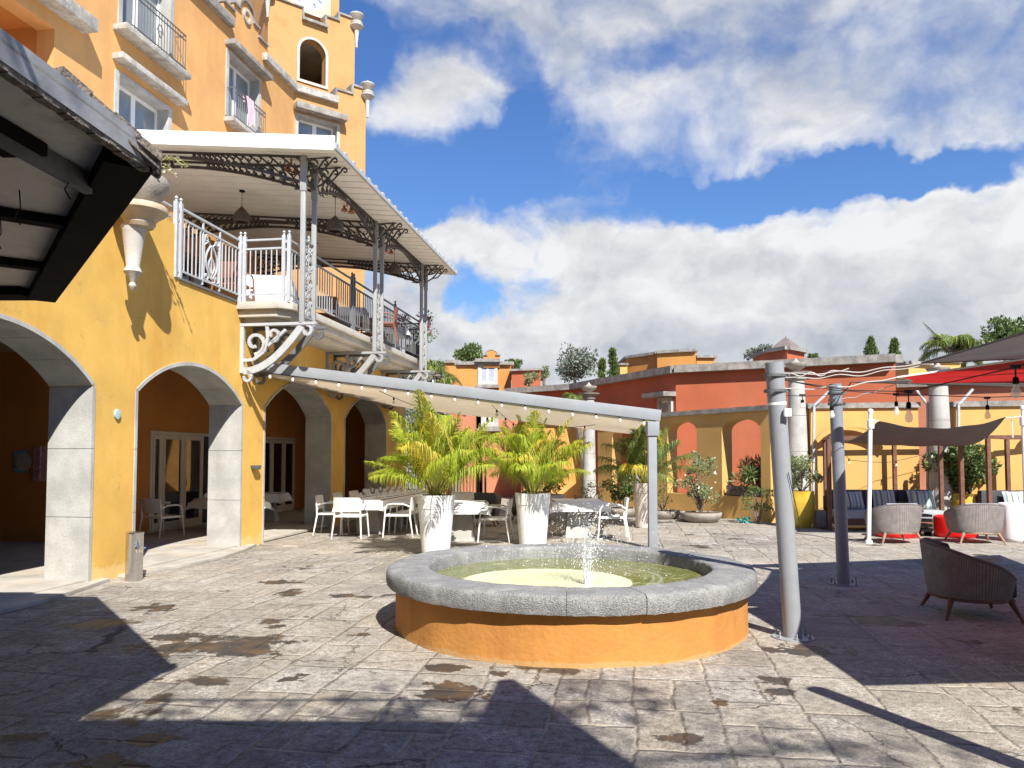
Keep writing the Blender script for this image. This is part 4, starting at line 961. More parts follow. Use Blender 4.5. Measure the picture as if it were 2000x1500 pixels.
# litter bin with ashtray
bp_ = Vector((-5.02, 10.28, 0)); t = thing('litter_bin', 'brushed steel cylindrical bin with ashtray at the foot of the yellow pier', 'bin', bp_)
q = MB(); q.lathe([(0, .004), (.108, .004), (.108, .60), (.112, .605), (.112, .635), (.10, .64), (0, .62)], bp_, 32); q.build('body', steel, t, smooth=True)
q = MB(); c = bp_ + Vector((.09, -.06, .42)); q.lathe([(0, -.06), (.04, -.05), (.06, 0), (.052, .004), (.035, -.035), (0, -.045)], c, 16); q.bar(c + Vector((-.03, .02, 0)), c + Vector((.09, -.05, .02)), .05, .02); q.build('ashtray', chrome, t, smooth=True)
# ------------------------------------------------------------------ fountain
fc = Vector((.57, 7.76, 0)); fo = thing('fountain', 'round fountain with grey basalt rim and orange plastered base', 'fountain', fc)
random.seed(12)
q = MB(); n = 160; prof = [(1.705, -.01), (1.708, .1), (1.71, .25), (1.71, .415)]
vs = []
for r, z in prof:
    for k in range(n):
        a = 2 * math.pi * k / n; j = .004 * math.sin(k * .9) + .004 * math.sin(k * .37 + 2) + (.012 * abs(math.sin(k * 1.7)) if z < .05 else 0); vs.append(fc + Vector(((r + j) * math.cos(a), (r + j) * math.sin(a), z)))
q.add(vs, [(i * n + k, i * n + (k + 1) % n, (i + 1) * n + (k + 1) % n, (i + 1) * n + k) for i in range(len(prof) - 1) for k in range(n)])
q.build('base_wall', fbase, fo, smooth=True)
q = MB(); q.lathe([(1.40, .05), (1.40, .42)], fc, 96, cap=False); q.lathe([(0, .06), (1.40, .06)], fc, 64, cap=False)
q.build('basin', mat('basin_algae', (.20, .21, .10), .8, var=.3, vs=4, bump=.3), fo, smooth=True)
# rim in cut stones, each with its own wear
NS = 15
from mathutils import noise as mn
cuts = [2 * math.pi * (k + random.uniform(-.15, .15)) / NS for k in range(NS)]; cuts.append(cuts[0] + 2 * math.pi)
for k in range(NS):
    a0 = cuts[k] + .0010; a1 = cuts[k + 1] - .0010; na = 22
    ro, ri = 1.80 + random.uniform(-.006, .006), 1.385; zt = .575 + random.uniform(-.004, .004); zb = .415
    prof = [(ri, zb), (ri, zt - .03), (ri + .008, zt - .010), (ri + .028, zt), (ri + .12, zt + .002), (ri + .22, zt + .002), (ro - .10, zt + .001), (ro - .045, zt - .003), (ro - .018, zt - .012), (ro - .004, zt - .030), (ro, zt - .07), (ro - .002, zb + .02), (ro - .008, zb), (ro - .1, zb + .006)]
    vs = []; L = len(prof)
    for i in range(na + 1):
        a = lerp(a0, a1, i / na); e = 1 if i in (0, na) else 0
        for j, (r, z) in enumerate(prof):
            v = Vector((math.cos(a) * r, math.sin(a) * r, z)); d = mn.noise(v * 6) * .006 + mn.noise(v * 28) * .005
            outd = Vector((math.cos(a), math.sin(a), 0)); 
            if e and 2 <= j <= 12: r2 = .003; v = v - outd * (r2 if r > 1.6 else -r2) * .8 - Vector((0, 0, r2 if z > .5 else 0))
            v = v + outd * (d if r > 1.6 else -d) + Vector((0, 0, d * .6 if z > .5 else (d * 1.2 if z <= zb + .001 else 0)))
            vs.append(fc + v)
    fs = [(i * L + j, (i + 1) * L + j, (i + 1) * L + (j + 1) % L, i * L + (j + 1) % L) for i in range(na) for j in range(L)] + [tuple(range(L)), tuple(na * L + j for j in range(L))[::-1]]
    q = MB(); q.add(vs, fs); q.build('rim_stone', volc, fo, smooth=True)
# water
wm = bpy.data.materials.new('pool_water'); wm.use_nodes = True; nt = wm.node_tree; nt.nodes.clear(); N, M, V, MIX, SS = NT(nt)
out = N('ShaderNodeOutputMaterial'); b = N('ShaderNodeBsdfPrincipled'); Pn = N('ShaderNodeNewGeometry').outputs['Position']
b.inputs['Roughness'].default_value = .03; b.inputs['IOR'].default_value = 1.33; b.inputs['Base Color'].default_value = (.22, .23, .09, 1); b.inputs['Alpha'].default_value = 1
w_ = N('ShaderNodeTexNoise', i_Scale=9.0, i_Detail=3.0); nt.links.new(Pn, w_.inputs['Vector'])
vo = N('ShaderNodeTexVoronoi', feature='DISTANCE_TO_EDGE', i_Scale=4.5); nt.links.new(V('ADD', Pn, V('MULTIPLY', w_.outputs['Color'], (.35, .35, 0))), vo.inputs['Vector'])
base = MIX(SS(vo.outputs[0], .0, .035), (.36, .36, .17), (.15, .16, .045)); nt.links.new(base, b.inputs['Base Color'])
rp = N('ShaderNodeVectorMath', operation='DISTANCE'); nt.links.new(Pn, rp.inputs[0]); rp.inputs[1].default_value = (fc.x + .12, fc.y, .45)
wv = M('SINE', M('MULTIPLY', rp.outputs[1], 55.0)); h = M('ADD', M('MULTIPLY', wv, .25), w_.outputs[0])
bp = N('ShaderNodeBump', i_Strength=.35, i_Distance=.01); nt.links.new(h, bp.inputs['Height']); nt.links.new(bp.outputs[0], b.inputs['Normal']); nt.links.new(b.outputs[0], out.inputs[0])
q = MB(); q.lathe([(0, .44), (1.39, .44)], fc, 96, cap=False); props(q.build('water_surface', wm, fo), kind=None)
q = MB(); q.lathe([(0, .443), (.82, .443)], fc + Vector((-.24, -.30, 0)), 64, cap=False)
pd = mat('sunlit_pool_floor', (.74, .74, .50), .12, var=.08, vs=3, spec=.6, bump=.15, bs=8); q.build('sunlit_floor_disc', pd, fo)  # pale disc paints in the sunlit part of the pool floor
# water jet
jet = MB(); random.seed(5); jc = G(1147, 1142, .44)
for _ in range(2100):
    hgt = random.random() ** 1.0; ang = random.uniform(0, 6.28); v0 = random.uniform(.25, 1.0)
    spread = random.gauss(0, 1) * .05 + 0
    tt = random.random(); z = .44 + 3.4 * v0 ** .6 * tt * (1 - tt) * 1.0 * .9; rr = abs(random.gauss(0, .38)) * tt * 1.3 + .01 + random.random() * .02
    if random.random() < .16: z = .44 + random.random() ** 1.5 * .5; rr = abs(random.gauss(0, .018)) + z * .03
    p = Vector((jc.x + rr * math.cos(ang), jc.y + rr * math.sin(ang), z)); s = random.choice((.0018, .0022, .003, .0038, .005)); d = Vector((math.cos(ang) * .4 * (tt + .2), math.sin(ang) * .4 * (tt + .2), 1.0 - 2 * tt)).normalized()
    e1 = d.orthogonal().normalized(); e2 = d.cross(e1)
    jet.add([p - d * s * 1.9, p + e1 * s, p + e2 * s, p - e1 * s, p - e2 * s, p + d * s * 1.9], [(0, 2, 1), (0, 3, 2), (0, 4, 3), (0, 1, 4), (5, 1, 2), (5, 2, 3), (5, 3, 4), (5, 4, 1)])
for k in range(7):
    a = k * .9; pts = [(jc + Vector((.018 * math.cos(a + i * .3) + .012 * i * math.cos(a) * .5, .018 * math.sin(a + i) + .01 * i * math.sin(a) * .5, .055 * i))) for i in range(6)]
    jet.tube(pts, [.012, .009, .007, .005, .004, .002], 5)
o = jet.build('water_spray', mat('spray', (.80, .83, .85), .15, var=.05, trans=.4), fo, smooth=True, kind='stuff')
# ------------------------------------------------------------------ shade-sail poles and sails
def pole(base, top, r, label, m=polem, plate=True, nm='sail_pole', grp='steel poles of the shade sails', cap=False):
    base = Vector(base); top = Vector(top); t = thing(nm, label, 'pole', base, grp); ax = (top - base).normalized()
    q = MB(); q.tube([base + ax * .012, top], r, 28); q.build('shaft', m, t, smooth=True)
    if plate:
        q = MB(); q.lathe([(0, 0), (.185, 0), (.185, .011), (0, .011)], base, 28); q.build('base_plate', m, t)
        for k in range(6):
            a = k * math.pi / 3 + .4; c = base + Vector((math.cos(a) * .15, math.sin(a) * .15, .0112)); q = MB(); q.lathe([(0, 0), (.018, 0), (.018, .016), (.008, .017), (.008, .05 + .05 * (k == 5)), (0, .05 + .05 * (k == 5))], c, 6); q.build('bolt', m, t)
    return t
g1 = G(1556, 1250); g1c = g1 + Vector((0, .09, 0)); top1 = AT(1512, 708, 6.97)
P1 = pole(g1c, top1, .082, 'light grey leaning steel pole beside the fountain')
q = MB(); q.tube([top1.lerp(g1c, .145), top1.lerp(g1c, .155)], .0835, 28, cap=False); q.build('paint_band', white, P1)
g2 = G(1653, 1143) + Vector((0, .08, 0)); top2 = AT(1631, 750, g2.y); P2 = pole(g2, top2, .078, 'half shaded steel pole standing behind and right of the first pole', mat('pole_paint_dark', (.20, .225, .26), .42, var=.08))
P3b = Vector((3.12, 3.2, 0)); P3t = Vector((3.05, 3.2, 2.55)); pole(P3b, P3t, .08, 'steel pole out of frame at right that carries the near sail corner')
for (P, tp_) in ((P1, top1), (P2, top2)):
    for k in range(2):
        c = tp_ - Vector((0, 0, .12 + .14 * k)); q = MB(); q.lathe([(.086, -.012), (.095, -.012), (.095, .012), (.086, .012)], c, 24, cap=False); q.bar(c + Vector((.09, -.02, 0)), c + Vector((.13, -.02, 0)), .03); q.build('cable_clamp', mgrey, P)
def sail(name, label, corners, m, n=22, dip=.12, cc=.16, grp='fabric shade sails'):
    cs_ = [Vector(c) for c in corners]; cen = sum(cs_, Vector()) / len(cs_); t = thing(name, label, 'shade sail', cs_[0], grp)
    edge = []
    K = len(cs_)
    for i in range(K):
        a, b = cs_[i], cs_[(i + 1) % K]
        for k in range(n):
            u = k / n; p = a.lerp(b, u); p = p + (cen - p) * (cc * 4 * u * (1 - u)); edge.append(p)
    rings = 12; vs = []; L = len(edge)
    for r in range(rings):
        f = 1 - r / rings
        for p in edge: v = cen.lerp(p, f); vs.append(v - Vector((0, 0, dip * (1 - f * f))))
    vs.append(cen - Vector((0, 0, dip))); fs = [(r * L + k, r * L + (k + 1) % L, (r + 1) * L + (k + 1) % L, (r + 1) * L + k) for r in range(rings - 1) for k in range(L)]
    fs += [((rings - 1) * L + k, (rings - 1) * L + (k + 1) % L, len(vs) - 1) for k in range(L)]
    q = MB(); q.add(vs, fs); q.build('sail_cloth', m, t, smooth=True, keep=True)
    q = MB(); q.tube(edge + [edge[0]], .008, 5); q.build('hem', rope if m is sailr else m, t)
    return t
TA = AT(1800, 709, 6.2); TR = AT(1752, 737, 6.45); TD2 = AT(1775, 748, 9.0); TD = AT(1662, 746, 9.35)
sail('shade_sail', 'charcoal shade sail stretched from the nearer steel pole', [TA, (3.42, 3.3, 2.55), (7.0, 3.3, 2.75), (6.9, 7.8, 2.70)], sailg, dip=.02, cc=.02)
sail('shade_sail', 'red shade sail below the charcoal one at the right edge', [TR, (7.5, 5.2, 2.90), (8.6, 9.4, 2.52), TD2], sailr, dip=.03, cc=.035)
sail('shade_sail', 'far charcoal shade sail seen almost edge on from the second pole', [TD, (8.5, 7.6, 2.52), (9, 10.6, 2.52)], sailg, dip=.02, cc=.10)
sail('shade_sail', 'pale grey shade sail rising highest at the right edge', [AT(1850, 703, 7.2), (7.2, 8.0, 3.2), (7.5, 6.2, 2.9)], mat('pale_sail', (.42, .45, .48), .9, var=.06, trans=.2), dip=.02, cc=.06)
rg = thing('rigging_ropes', 'white ropes and dark cables tying the sails to the two steel poles', 'rope', top1)
def rp_(pts, r, m, nm): q = MB(); q.tube(pts, r, 5); q.build(nm, m, rg)
t1 = top1 + Vector((.08, -.02, -.10)); t2 = top2 + Vector((.06, -.02, -.12))
def wig(a, b, k=30, amp=.012, sag=.03):
    a = Vector(a); b = Vector(b); return [a.lerp(b, i / k) + Vector((0, 0, amp * math.sin(i * .62) * math.sin(math.pi * i / k) - sag * 4 * (i / k) * (1 - i / k))) for i in range(k + 1)]
rp_(wig(t1, TA), .005, rope, 'rope'); rp_(wig(t1 + Vector((0, 0, -.04)), TA + Vector((0, 0, -.02)), amp=.015), .0045, rope, 'rope'); rp_(wig(t1 - Vector((0, 0, .14)), TR), .005, rope, 'rope')
rp_(wig(t1, t1.lerp(TA, .5), amp=.02), .005, rope, 'rope'); rp_(wig(t2, TD), .007, cable, 'cable'); rp_(wig(t2 - Vector((0, 0, .08)), TD + Vector((.6, 0, 0))), .005, rope, 'rope')
rp_(wig(t2, TD, amp=.02), .005, rope, 'rope'); rp_(wig(t1 - Vector((0, 0, .2)), t2 + Vector((0, 0, .0)), sag=.02, amp=0), .004, cable, 'cable'); rp_(wig(t1 - Vector((0, 0, .02)), t1 + Vector((-.02, 0, -.85)), amp=.015, sag=0), .006, rope, 'rope')
rp_(wig(top1 + Vector((.09, -.06, -1.0)), g1c + Vector((.05, -.1, 1.0)), amp=0, sag=0), .004, cable, 'cable')
q = MB(); q.box((0, 0, 0), (.06, .04, .07), M=Matrix.Translation(AT(1533, 813, 6.85))); q.build('junction_box', white, rg)
# large clear festoon bulbs
def fest(px, py0, py1, Y, label):
    p = AT(px, py0, Y); e = AT(px, py1, Y); L = p.z - e.z; t = thing('festoon_bulb', label, 'light bulb', p, 'clear pear shaped bulbs hanging from the sail cables')
    q = MB(); q.tube([p, p - Vector((0, 0, L * .35))], .006, 5); q.bar(p + Vector((-.035, 0, 0)), p + Vector((.035, 0, 0)), .018, .03); q.build('cord', cable, t)
    q = MB(); q.lathe([(0, 0), (.014, 0), (.021, -.015), (.021, -L * .22), (0, -L * .22)], p - Vector((0, 0, L * .33)), 12); q.build('socket', blackm, t)
    z = L * .55; h = L * .45; q = MB(); q.lathe([(.016, 0), (.02, -h * .2), (.032, -h * .5), (.035, -h * .72), (.024, -h * .92), (0, -h)], p - Vector((0, 0, z)), 14); q.build('bulb', bulbm, t, smooth=True)
fest(1983, 716, 778, 5.6, 'clear festoon bulb under the red sail at the far right'); fest(1774, 765, 826, 7.0, 'largest clear festoon bulb of the pair above the dark sunshade'); fest(1750, 770, 812, 9.4, 'smaller clear festoon bulb of the pair above the dark sunshade')
fest(1928, 777, 819, 9.4, 'clear festoon bulb in front of the right column gap'); fest(1624, 782, 817, 9.0, 'clear festoon bulb against the second steel pole'); fest(1567, 772, 798, 9.4, 'clear festoon bulb against the stone column by the first pole')
fcb = thing('festoon_cable', 'thin black cable slung below the sails carrying large bulbs', 'cable', AT(1560, 750, 9.0))
q = MB(); q.tube([AT(1530, 742, 8.6), AT(1630, 762, 9.0), AT(1750, 770, 9.4), AT(1928, 776, 9.4), AT(2080, 772, 9.2)], .005, 4); q.tube([AT(1545, 745, 7.0), AT(1660, 762, 7.0), AT(1774, 765, 7.0), AT(1990, 716, 5.6), AT(2060, 680, 5.2)], .005, 4); q.build('cable', cable, fcb)
# ------------------------------------------------------------------ palms
def frond(lf_, st, p0, az, L, rise, droop, nl, ll, lw, mi_fn, tw=0.0, start=.22):
    pts = []; d = Vector((math.cos(az), math.sin(az), 0)); n = 12
    for i in range(n + 1):
        t = i / n; out = L * (t ** 1.25) * (1 - .12 * t * t) * math.cos(rise) * 1.15; z = L * (t * math.sin(rise) * 1.15 - droop * t ** 2.6); pts.append(p0 + d * out + Vector((0, 0, z)) + Vector((-d.y, d.x, 0)) * (tw * t * t * L))
    st.tube(pts, [.011 * (1 - .75 * i / n) + .002 for i in range(n + 1)], 4)
    for k in range(nl):
        t = lerp(start, .99, k / (nl - 1)); j = min(n - 1, int(t * n)); p = pts[j].lerp(pts[j + 1], t * n - j); ax = (pts[j + 1] - pts[j]).normalized()
        sidev = ax.cross(Vector((0, 0, 1)));
        if sidev.length < .05: sidev = Vector((-d.y, d.x, 0))
        sidev.normalize(); upv = sidev.cross(ax).normalized()
        s_ = (math.sin(math.pi * (t * .82 + .15)) ** .8); l = ll * s_ * random.uniform(.85, 1.1)
        for sg in (-1, 1):
            dd = (sidev * sg * .72 + ax * (.75 + .5 * t) + upv * (.42 - .15 * t) + rv() * .16).normalized()
            a = p; b = p + dd * l * .5; dq = random.uniform(.7, 1.5); c = p + (dd * .9 + Vector((0, 0, -.26 * dq))).normalized() * l * .8; e = p + (dd * .78 + Vector((0, 0, -.6 * dq))).normalized() * l
            wv_ = dd.cross(upv + rv() * .2).normalized() * lw * .5; mi = mi_fn(t)
            lf_.add([a - wv_ * .5, a + wv_ * .5, b + wv_, b - wv_, c + wv_ * .7, c - wv_ * .7, e], [(0, 1, 2, 3), (3, 2, 4, 5), (5, 4, 6)], mi)
def areca(name, label, base, zb, nf, L, seed, mats, group=None, ll=.34, nl=34, lw=.03, bias=None, spread=1.0, cat='palm'):
    random.seed(seed); base = Vector(base); t = thing(name, label, cat, base + Vector((0, 0, zb)), group); lf_ = MB(); st = MB(); p0 = base + Vector((0, 0, zb))
    for k in range(nf):
        az = 6.283 * k / nf * 2.618 + random.uniform(-.3, .3); el = lerp(.85, 1.52, random.random() ** .8) if k % 3 else random.uniform(.5, 1.0)
        LL = L * random.uniform(.8, 1.12) * (1.0 if el > .8 else .92); o = Vector((math.cos(az) * .07, math.sin(az) * .07, 0))
        c = random.random(); mf = (lambda tt, c=c: (1 if c < .14 or (tt > .8 and random.random() < .25) else 0))
        frond(lf_, st, p0 + o, az, LL, el, random.uniform(.15, .5) * spread, nl, ll, lw, mf, random.uniform(-.2, .2))
    for k in range(16):
        a = random.uniform(0, 6.28); q_ = p0 + Vector((math.cos(a), math.sin(a), 0)) * random.uniform(.02, .13); st.tube([q_, q_ + Vector((math.cos(a) * .03, math.sin(a) * .03, .25)), q_ + Vector((math.cos(a) * .08, math.sin(a) * .08, .5))], [.012, .010, .006], 5)
    st.build('stem', stemm, t); lf_.build('frond', mats, t); return t
arecay = mat('areca_gold', (.60, .50, .03), .5, var=.2, vs=3, trans=.45, island=(.66, .58, .10))
def white_pot(c, r0, r1, h, label, m=white, band=True, grp=None):
    c = Vector(c); t = thing('planter_pot', label, 'plant pot', c, grp); q = MB(); zb = h * .78; rb_ = lerp(r0, r1, .78)
    if band: prof = [(0, .002), (r0, .002), (r0 + .004, .02), (rb_, zb), (rb_ + .008, zb + .004), (rb_ + .009, zb + .02), (r1 + .004, h - .01), (r1 + .004, h), (r1 - .03, h), (r1 - .04, h - .06), (0, h - .07)]
    else: prof = [(0, .002), (r0, .002), (r1, h), (r1 - .03, h), (r1 - .04, h - .06), (0, h - .07)]
    q.lathe(prof, c, 40); q.build('pot', m, t, smooth=True); s = MB(); s.lathe([(0, 0), (r1 - .045, 0)], c + Vector((0, 0, h - .055)), 20, cap=False); s.build('soil', soil, t); return t
a1 = Vector((-1.26, 12.80, 0)); a2 = Vector((.385, 14.28, 0)); a3 = Vector((3.07, 17.8, 0))
white_pot(a1, .225, .31, 1.0, 'tall white planter holding the left bright palm, in front of the dining table')
areca('areca_palm', 'bright yellow-green areca palm in the left white planter', a1, .95, 50, 1.62, 21, [areca, arecay][:0] or [MATS['areca_leaf'], arecay], ll=.37, nl=46, lw=.017)
white_pot(a2, .245, .325, .96, 'tall white planter patterned with palm shadow behind the fountain')
areca('areca_palm', 'bright yellow-green areca palm in the white planter behind the fountain', a2, .91, 48, 1.52, 35, [MATS['areca_leaf'], arecay], ll=.37, nl=46, lw=.017)
white_pot(a3, .21, .27, 1.02, 'off-white planter right behind the pergola post', m=mat('cream_pot', (.66, .60, .54), .5))
areca('areca_palm', 'darker areca palm behind the pergola post with golden fronds to the right', a3, .98, 38, 1.5, 51, [MATS['green_palm_leaf'], arecay], ll=.44, nl=44, lw=.017)
# ------------------------------------------------------------------ dining furniture
def make_chair(label, grp, m=plastic):
    t = thing('dining_chair', label, 'chair', (0, 0, 0), grp)
    q = MB(); q.bar((-.23, -.22, .44), (.23, -.22, .44), .04, .035); q.bar((-.25, .24, .44), (.25, .24, .44), .04, .035)
    for x in (-.245, .245): q.bar((x, -.24, .44), (x, .24, .44), .035, .04)
    q.build('seat_frame', m, t, bevel=.006)
    q = MB(); n = 8
    q.add([(lerp(-.225, .225, i / n), lerp(-.21, .23, j / 6), .452 - .02 * math.sin(math.pi * i / n)) for i in range(n + 1) for j in range(7)] + [(lerp(-.225, .225, i / n), lerp(-.21, .23, j / 6), .440 - .02 * math.sin(math.pi * i / n)) for i in range(n + 1) for j in range(7)],
          [(i * 7 + j, (i + 1) * 7 + j, (i + 1) * 7 + j + 1, i * 7 + j + 1) for i in range(n) for j in range(6)] + [(63 + i * 7 + j, 63 + i * 7 + j + 1, 63 + (i + 1) * 7 + j + 1, 63 + (i + 1) * 7 + j) for i in range(n) for j in range(6)])
    q.build('seat', m, t, smooth=True, keep=True)
    q = MB(); n = 12; vs = []
    for dz in (0, 1):
        for i in range(n + 1):
            x = lerp(-.25, .25, i / n); c = .05 * (1 - (x / .25) ** 2)
            for j in range(5):
                z = lerp(.53, .80, j / 4); y = -.235 - c - (z - .5) * .18; vs.append((x * (1 + .05 * j / 4), y - .014 * dz, z - (.012 * (x / .25) ** 2 if j == 4 else 0)))
    m5 = 5; K = (n + 1) * m5
    fs = [(i * m5 + j, (i + 1) * m5 + j, (i + 1) * m5 + j + 1, i * m5 + j + 1) for i in range(n) for j in range(4)] + [(K + i * m5 + j, K + i * m5 + j + 1, K + (i + 1) * m5 + j + 1, K + (i + 1) * m5 + j) for i in range(n) for j in range(4)]
    fs += [(i * m5 + 4, (i + 1) * m5 + 4, K + (i + 1) * m5 + 4, K + i * m5 + 4) for i in range(n)] + [(i * m5, K + i * m5, K + (i + 1) * m5, (i + 1) * m5) for i in range(n)] + [(j, j + 1, K + j + 1, K + j) for j in range(4)] + [(n * m5 + j, K + n * m5 + j, K + n * m5 + j + 1, n * m5 + j + 1) for j in range(4)]
    q.add(vs, fs); q.tube([(-.265, -.30, .80), (-.13, -.325, .803), (0, -.34, .803), (.13, -.325, .803), (.265, -.30, .80)], .014, 6); q.build('backrest', m, t, smooth=True)
    for x in (-1, 1):
        q = MB(); q.tube([(x * .30, -.33, 0), (x * .265, -.26, .42), (x * .262, -.29, .79)], [.014, .019, .013], 6); q.build('leg', m, t, smooth=True)
        q = MB(); q.tube([(x * .30, .28, 0), (x * .27, .25, .42), (x * .27, .235, .60), (x * .27, .20, .655)], [.014, .018, .017, .016], 6); q.build('leg', m, t, smooth=True)
        q = MB(); q.tube([(x * .27, .20, .655), (x * .275, .1, .675), (x * .275, -.12, .67), (x * .268, -.265, .62)], .017, 6); q.build('armrest', m, t, smooth=True)
    return t
proto = make_chair('white resin armchair at the near end of the long table, back to the viewer', 'white resin armchairs'); used = [False]
def chair(x, y, rz, label, z=0):
    o = proto if not used[0] else copy_tree(proto); used[0] = True; return place(o, (x, y, z), R(rz), label, 'white resin armchairs')
chair(-3.26, 15.62, -4, 'white resin armchair at the near end of the long table, back to the viewer')
tl = Vector((-3.13, 15.85, 0)); td = Vector((.155, 1, 0)).normalized(); tn = Vector((td.y, -td.x, 0))
ords = ['nearest', 'second', 'third', 'fourth']
for i in range(4):
    p = tl + td * (.35 + 1.0 * i) - tn * .72; chair(p.x, p.y, -96 + random.uniform(-5, 5), ords[i] + ' white resin armchair along the left side of the long table')
    p = tl + td * (.15 + .82 * i) + tn * .80; chair(p.x, p.y, 88 + random.uniform(-4, 4), ords[i] + ' white resin armchair along the right side of the long table')
chair(-.33, 14.95, 82, 'white resin armchair facing left between the two white planters')
chair(1.98, 15.35, 86, 'white resin armchair at the right end of the third table, seen through the spray')
chair(-6.95, 15.35, -25, 'white resin armchair in shade inside the second arch')
chair(-6.0, 17.2, 150, 'white resin armchair in shade on the far side of the second arch table')
chair(-1.2, 17.6, 170, 'shaded white resin armchair behind the left planter')
gch = mat('grey_resin', (.30, .30, .29), .6)
def napkin_table(o, L, Wd, rot, label, ped='block', cl=True, h=.75, drop=.22, seed=1, items=6, z0=0.0, full=False):
    random.seed(seed); o = Vector(o) + Vector((0, 0, z0)); Rm = Matrix.Rotation(R(rot), 4, 'Z'); T = lambda x, y, z: o + (Rm @ Vector((x, y, z)))
    t = thing('dining_table', label, 'table', o)
    q = MB(); q.box((-Wd / 2, -L / 2, h - .03), (Wd / 2, L / 2, h), M=T); q.build('tabletop', teak, t)
    npd = max(1, round(L / 1.6))
    for k in range(npd):
        y = (k + .5) / npd * L - L / 2; q = MB(); a, b = .26, .17
        q.add([T(sx * (a if z == 0 else b), y + sy * (a * .7 if z == 0 else b * .7), z) for z in (0, h - .031) for sx, sy in ((-1, -1), (1, -1), (1, 1), (-1, 1))], [(0, 3, 2, 1), (4, 5, 6, 7), (0, 1, 5, 4), (1, 2, 6, 5), (2, 3, 7, 6), (3, 0, 4, 7)]); q.build('pedestal', concrete if ped == 'block' else mgrey, t)
    c = MB(); nx, ny = 16, max(12, int(L * 10)); ox, oy = Wd / 2 + drop, L / 2 + drop; vs = []
    for i in range(nx + 1):
        for j in range(ny + 1):
            x = lerp(-ox, ox, i / nx); y = lerp(-oy, oy, j / ny); ex = max(0, abs(x) - Wd / 2 - .006); ey = max(0, abs(y) - L / 2 - .006); e = max(ex, ey); cr_ = min(ex, ey)
            px_ = max(-Wd / 2 - .008, min(Wd / 2 + .008, x)); py_ = max(-L / 2 - .008, min(L / 2 + .008, y)); f = .028 * math.sin(x * 17 + y * 15 + seed) * min(1, e * 6)
            if ex > 0: px_ += math.copysign(.02 + abs(f) + cr_ * .45, x)
            if ey > 0: py_ += math.copysign(.02 + abs(f) + cr_ * .45, y)
            zz = h + .004 - e * (1 if not full else (h - .03) / drop) - cr_ * .35; vs.append(T(px_, py_, max(.02, zz)))
    c.add(vs, [(i * (ny + 1) + j, (i + 1) * (ny + 1) + j, (i + 1) * (ny + 1) + j + 1, i * (ny + 1) + j + 1) for i in range(nx) for j in range(ny)])
    co = c.build('tablecloth', cloth, smooth=True); props(co, 'white cloth on the ' + label.split(' under')[0], 'tablecloth')
    return t, T
glm = clear_glass('drinking_glass', (.8, .82, .82), .35)
def tableware(T, L, Wd, n, where, seed=2, h=.758):
    random.seed(seed)
    for k in range(n):
        y = lerp(-L / 2 + .25, L / 2 - .2, (k // 2 + .5) / ((n + 1) // 2)); x = (-1 if k % 2 else 1) * Wd * .28
        q = MB(); q.lathe([(0, 0), (.10, 0), (.13, .015), (.125, .018), (0, .008)], T(x, y, h), 16); od = 'nearest second third fourth fifth sixth seventh eighth'.split()[k // 2] + (' on the left side of the ' if k % 2 else ' on the right side of the ') + where
        props(q.build('plate', white, smooth=True), 'white plate, %s' % od, 'plate', 'plates on the %s' % where)
        q = MB(); q.lathe([(0, 0), (.035, 0), (.03, .006), (.006, .012), (.006, .08), (.03, .10), (.038, .14), (.03, .18), (.028, .18), (.036, .14), (.028, .102), (0, .09)], T(x * .55, y + .12, h), 10); props(q.build('wine_glass', glm, smooth=True), 'stemmed glass, %s' % od, 'glass', 'glasses on the %s' % where)
        q = MB(); q.add([T(x + a, y + .22 + b, h + z) for a, b, z in ((-.06, -.04, 0), (.06, -.04, 0), (.06, .04, 0), (-.06, .04, 0), (-.02, 0, .09), (.02, 0, .10))], [(0, 1, 5, 4), (2, 3, 4, 5), (0, 4, 3), (1, 2, 5)]); props(q.build('napkin', cloth), 'folded white napkin, %s' % od, 'napkin', 'napkins on the %s' % where)
c_ = tl + td * 2.1; t_, T_ = napkin_table(c_, 4.2, .9, -8.8, 'long dining table under a white cloth beside the arcade', seed=3); tableware(T_, 4.2, .9, 14, 'long table')
t_, T_ = napkin_table((-.98, 15.1, 0), .85, .95, 0, 'square table between the two white planters under a white cloth', seed=5)
t_, T_ = napkin_table((1.32, 15.75, 0), .85, 1.05, 4, 'third table seen through the fountain spray under a white cloth', seed=8)
q = MB(); q.lathe([(0, 0), (.03, 0), (.035, .09), (0, .10)], T_(.0, .1, .76), 10); props(q.build('pepper_mill', teak, smooth=True), 'dark mill standing on the third table', 'mill')
t_, T_ = napkin_table((-6.0, 16.35, 0), 1.3, .8, 60, 'dining table in shade inside the second arch under a white cloth', seed=4); tableware(T_, 1.3, .8, 4, 'table in the second arch', 5)
t_, T_ = napkin_table((-5.95, 18.7, 0), .8, .8, 0, 'small table in shade inside the third arch under a white cloth', seed=4)
t_, T_ = napkin_table((-4.75, 15.05, 0), .8, .8, 9, 'terrace table behind the railing under a floor-length white cloth', seed=6, z0=4.37, full=True, drop=.4)
t_, T_ = napkin_table((-3.9, 18.2, 0), .8, .8, 9, 'middle terrace table under a white cloth', seed=7, z0=4.37)
t_, T_ = napkin_table((-3.3, 20.9, 0), .8, .8, 9, 'far terrace table under a white cloth', seed=9, z0=4.37)
rchair = make_chair('terrace chair', 'rust coloured terrace chairs', mat('rust_resin', (.22, .08, .05), .6))
first = True
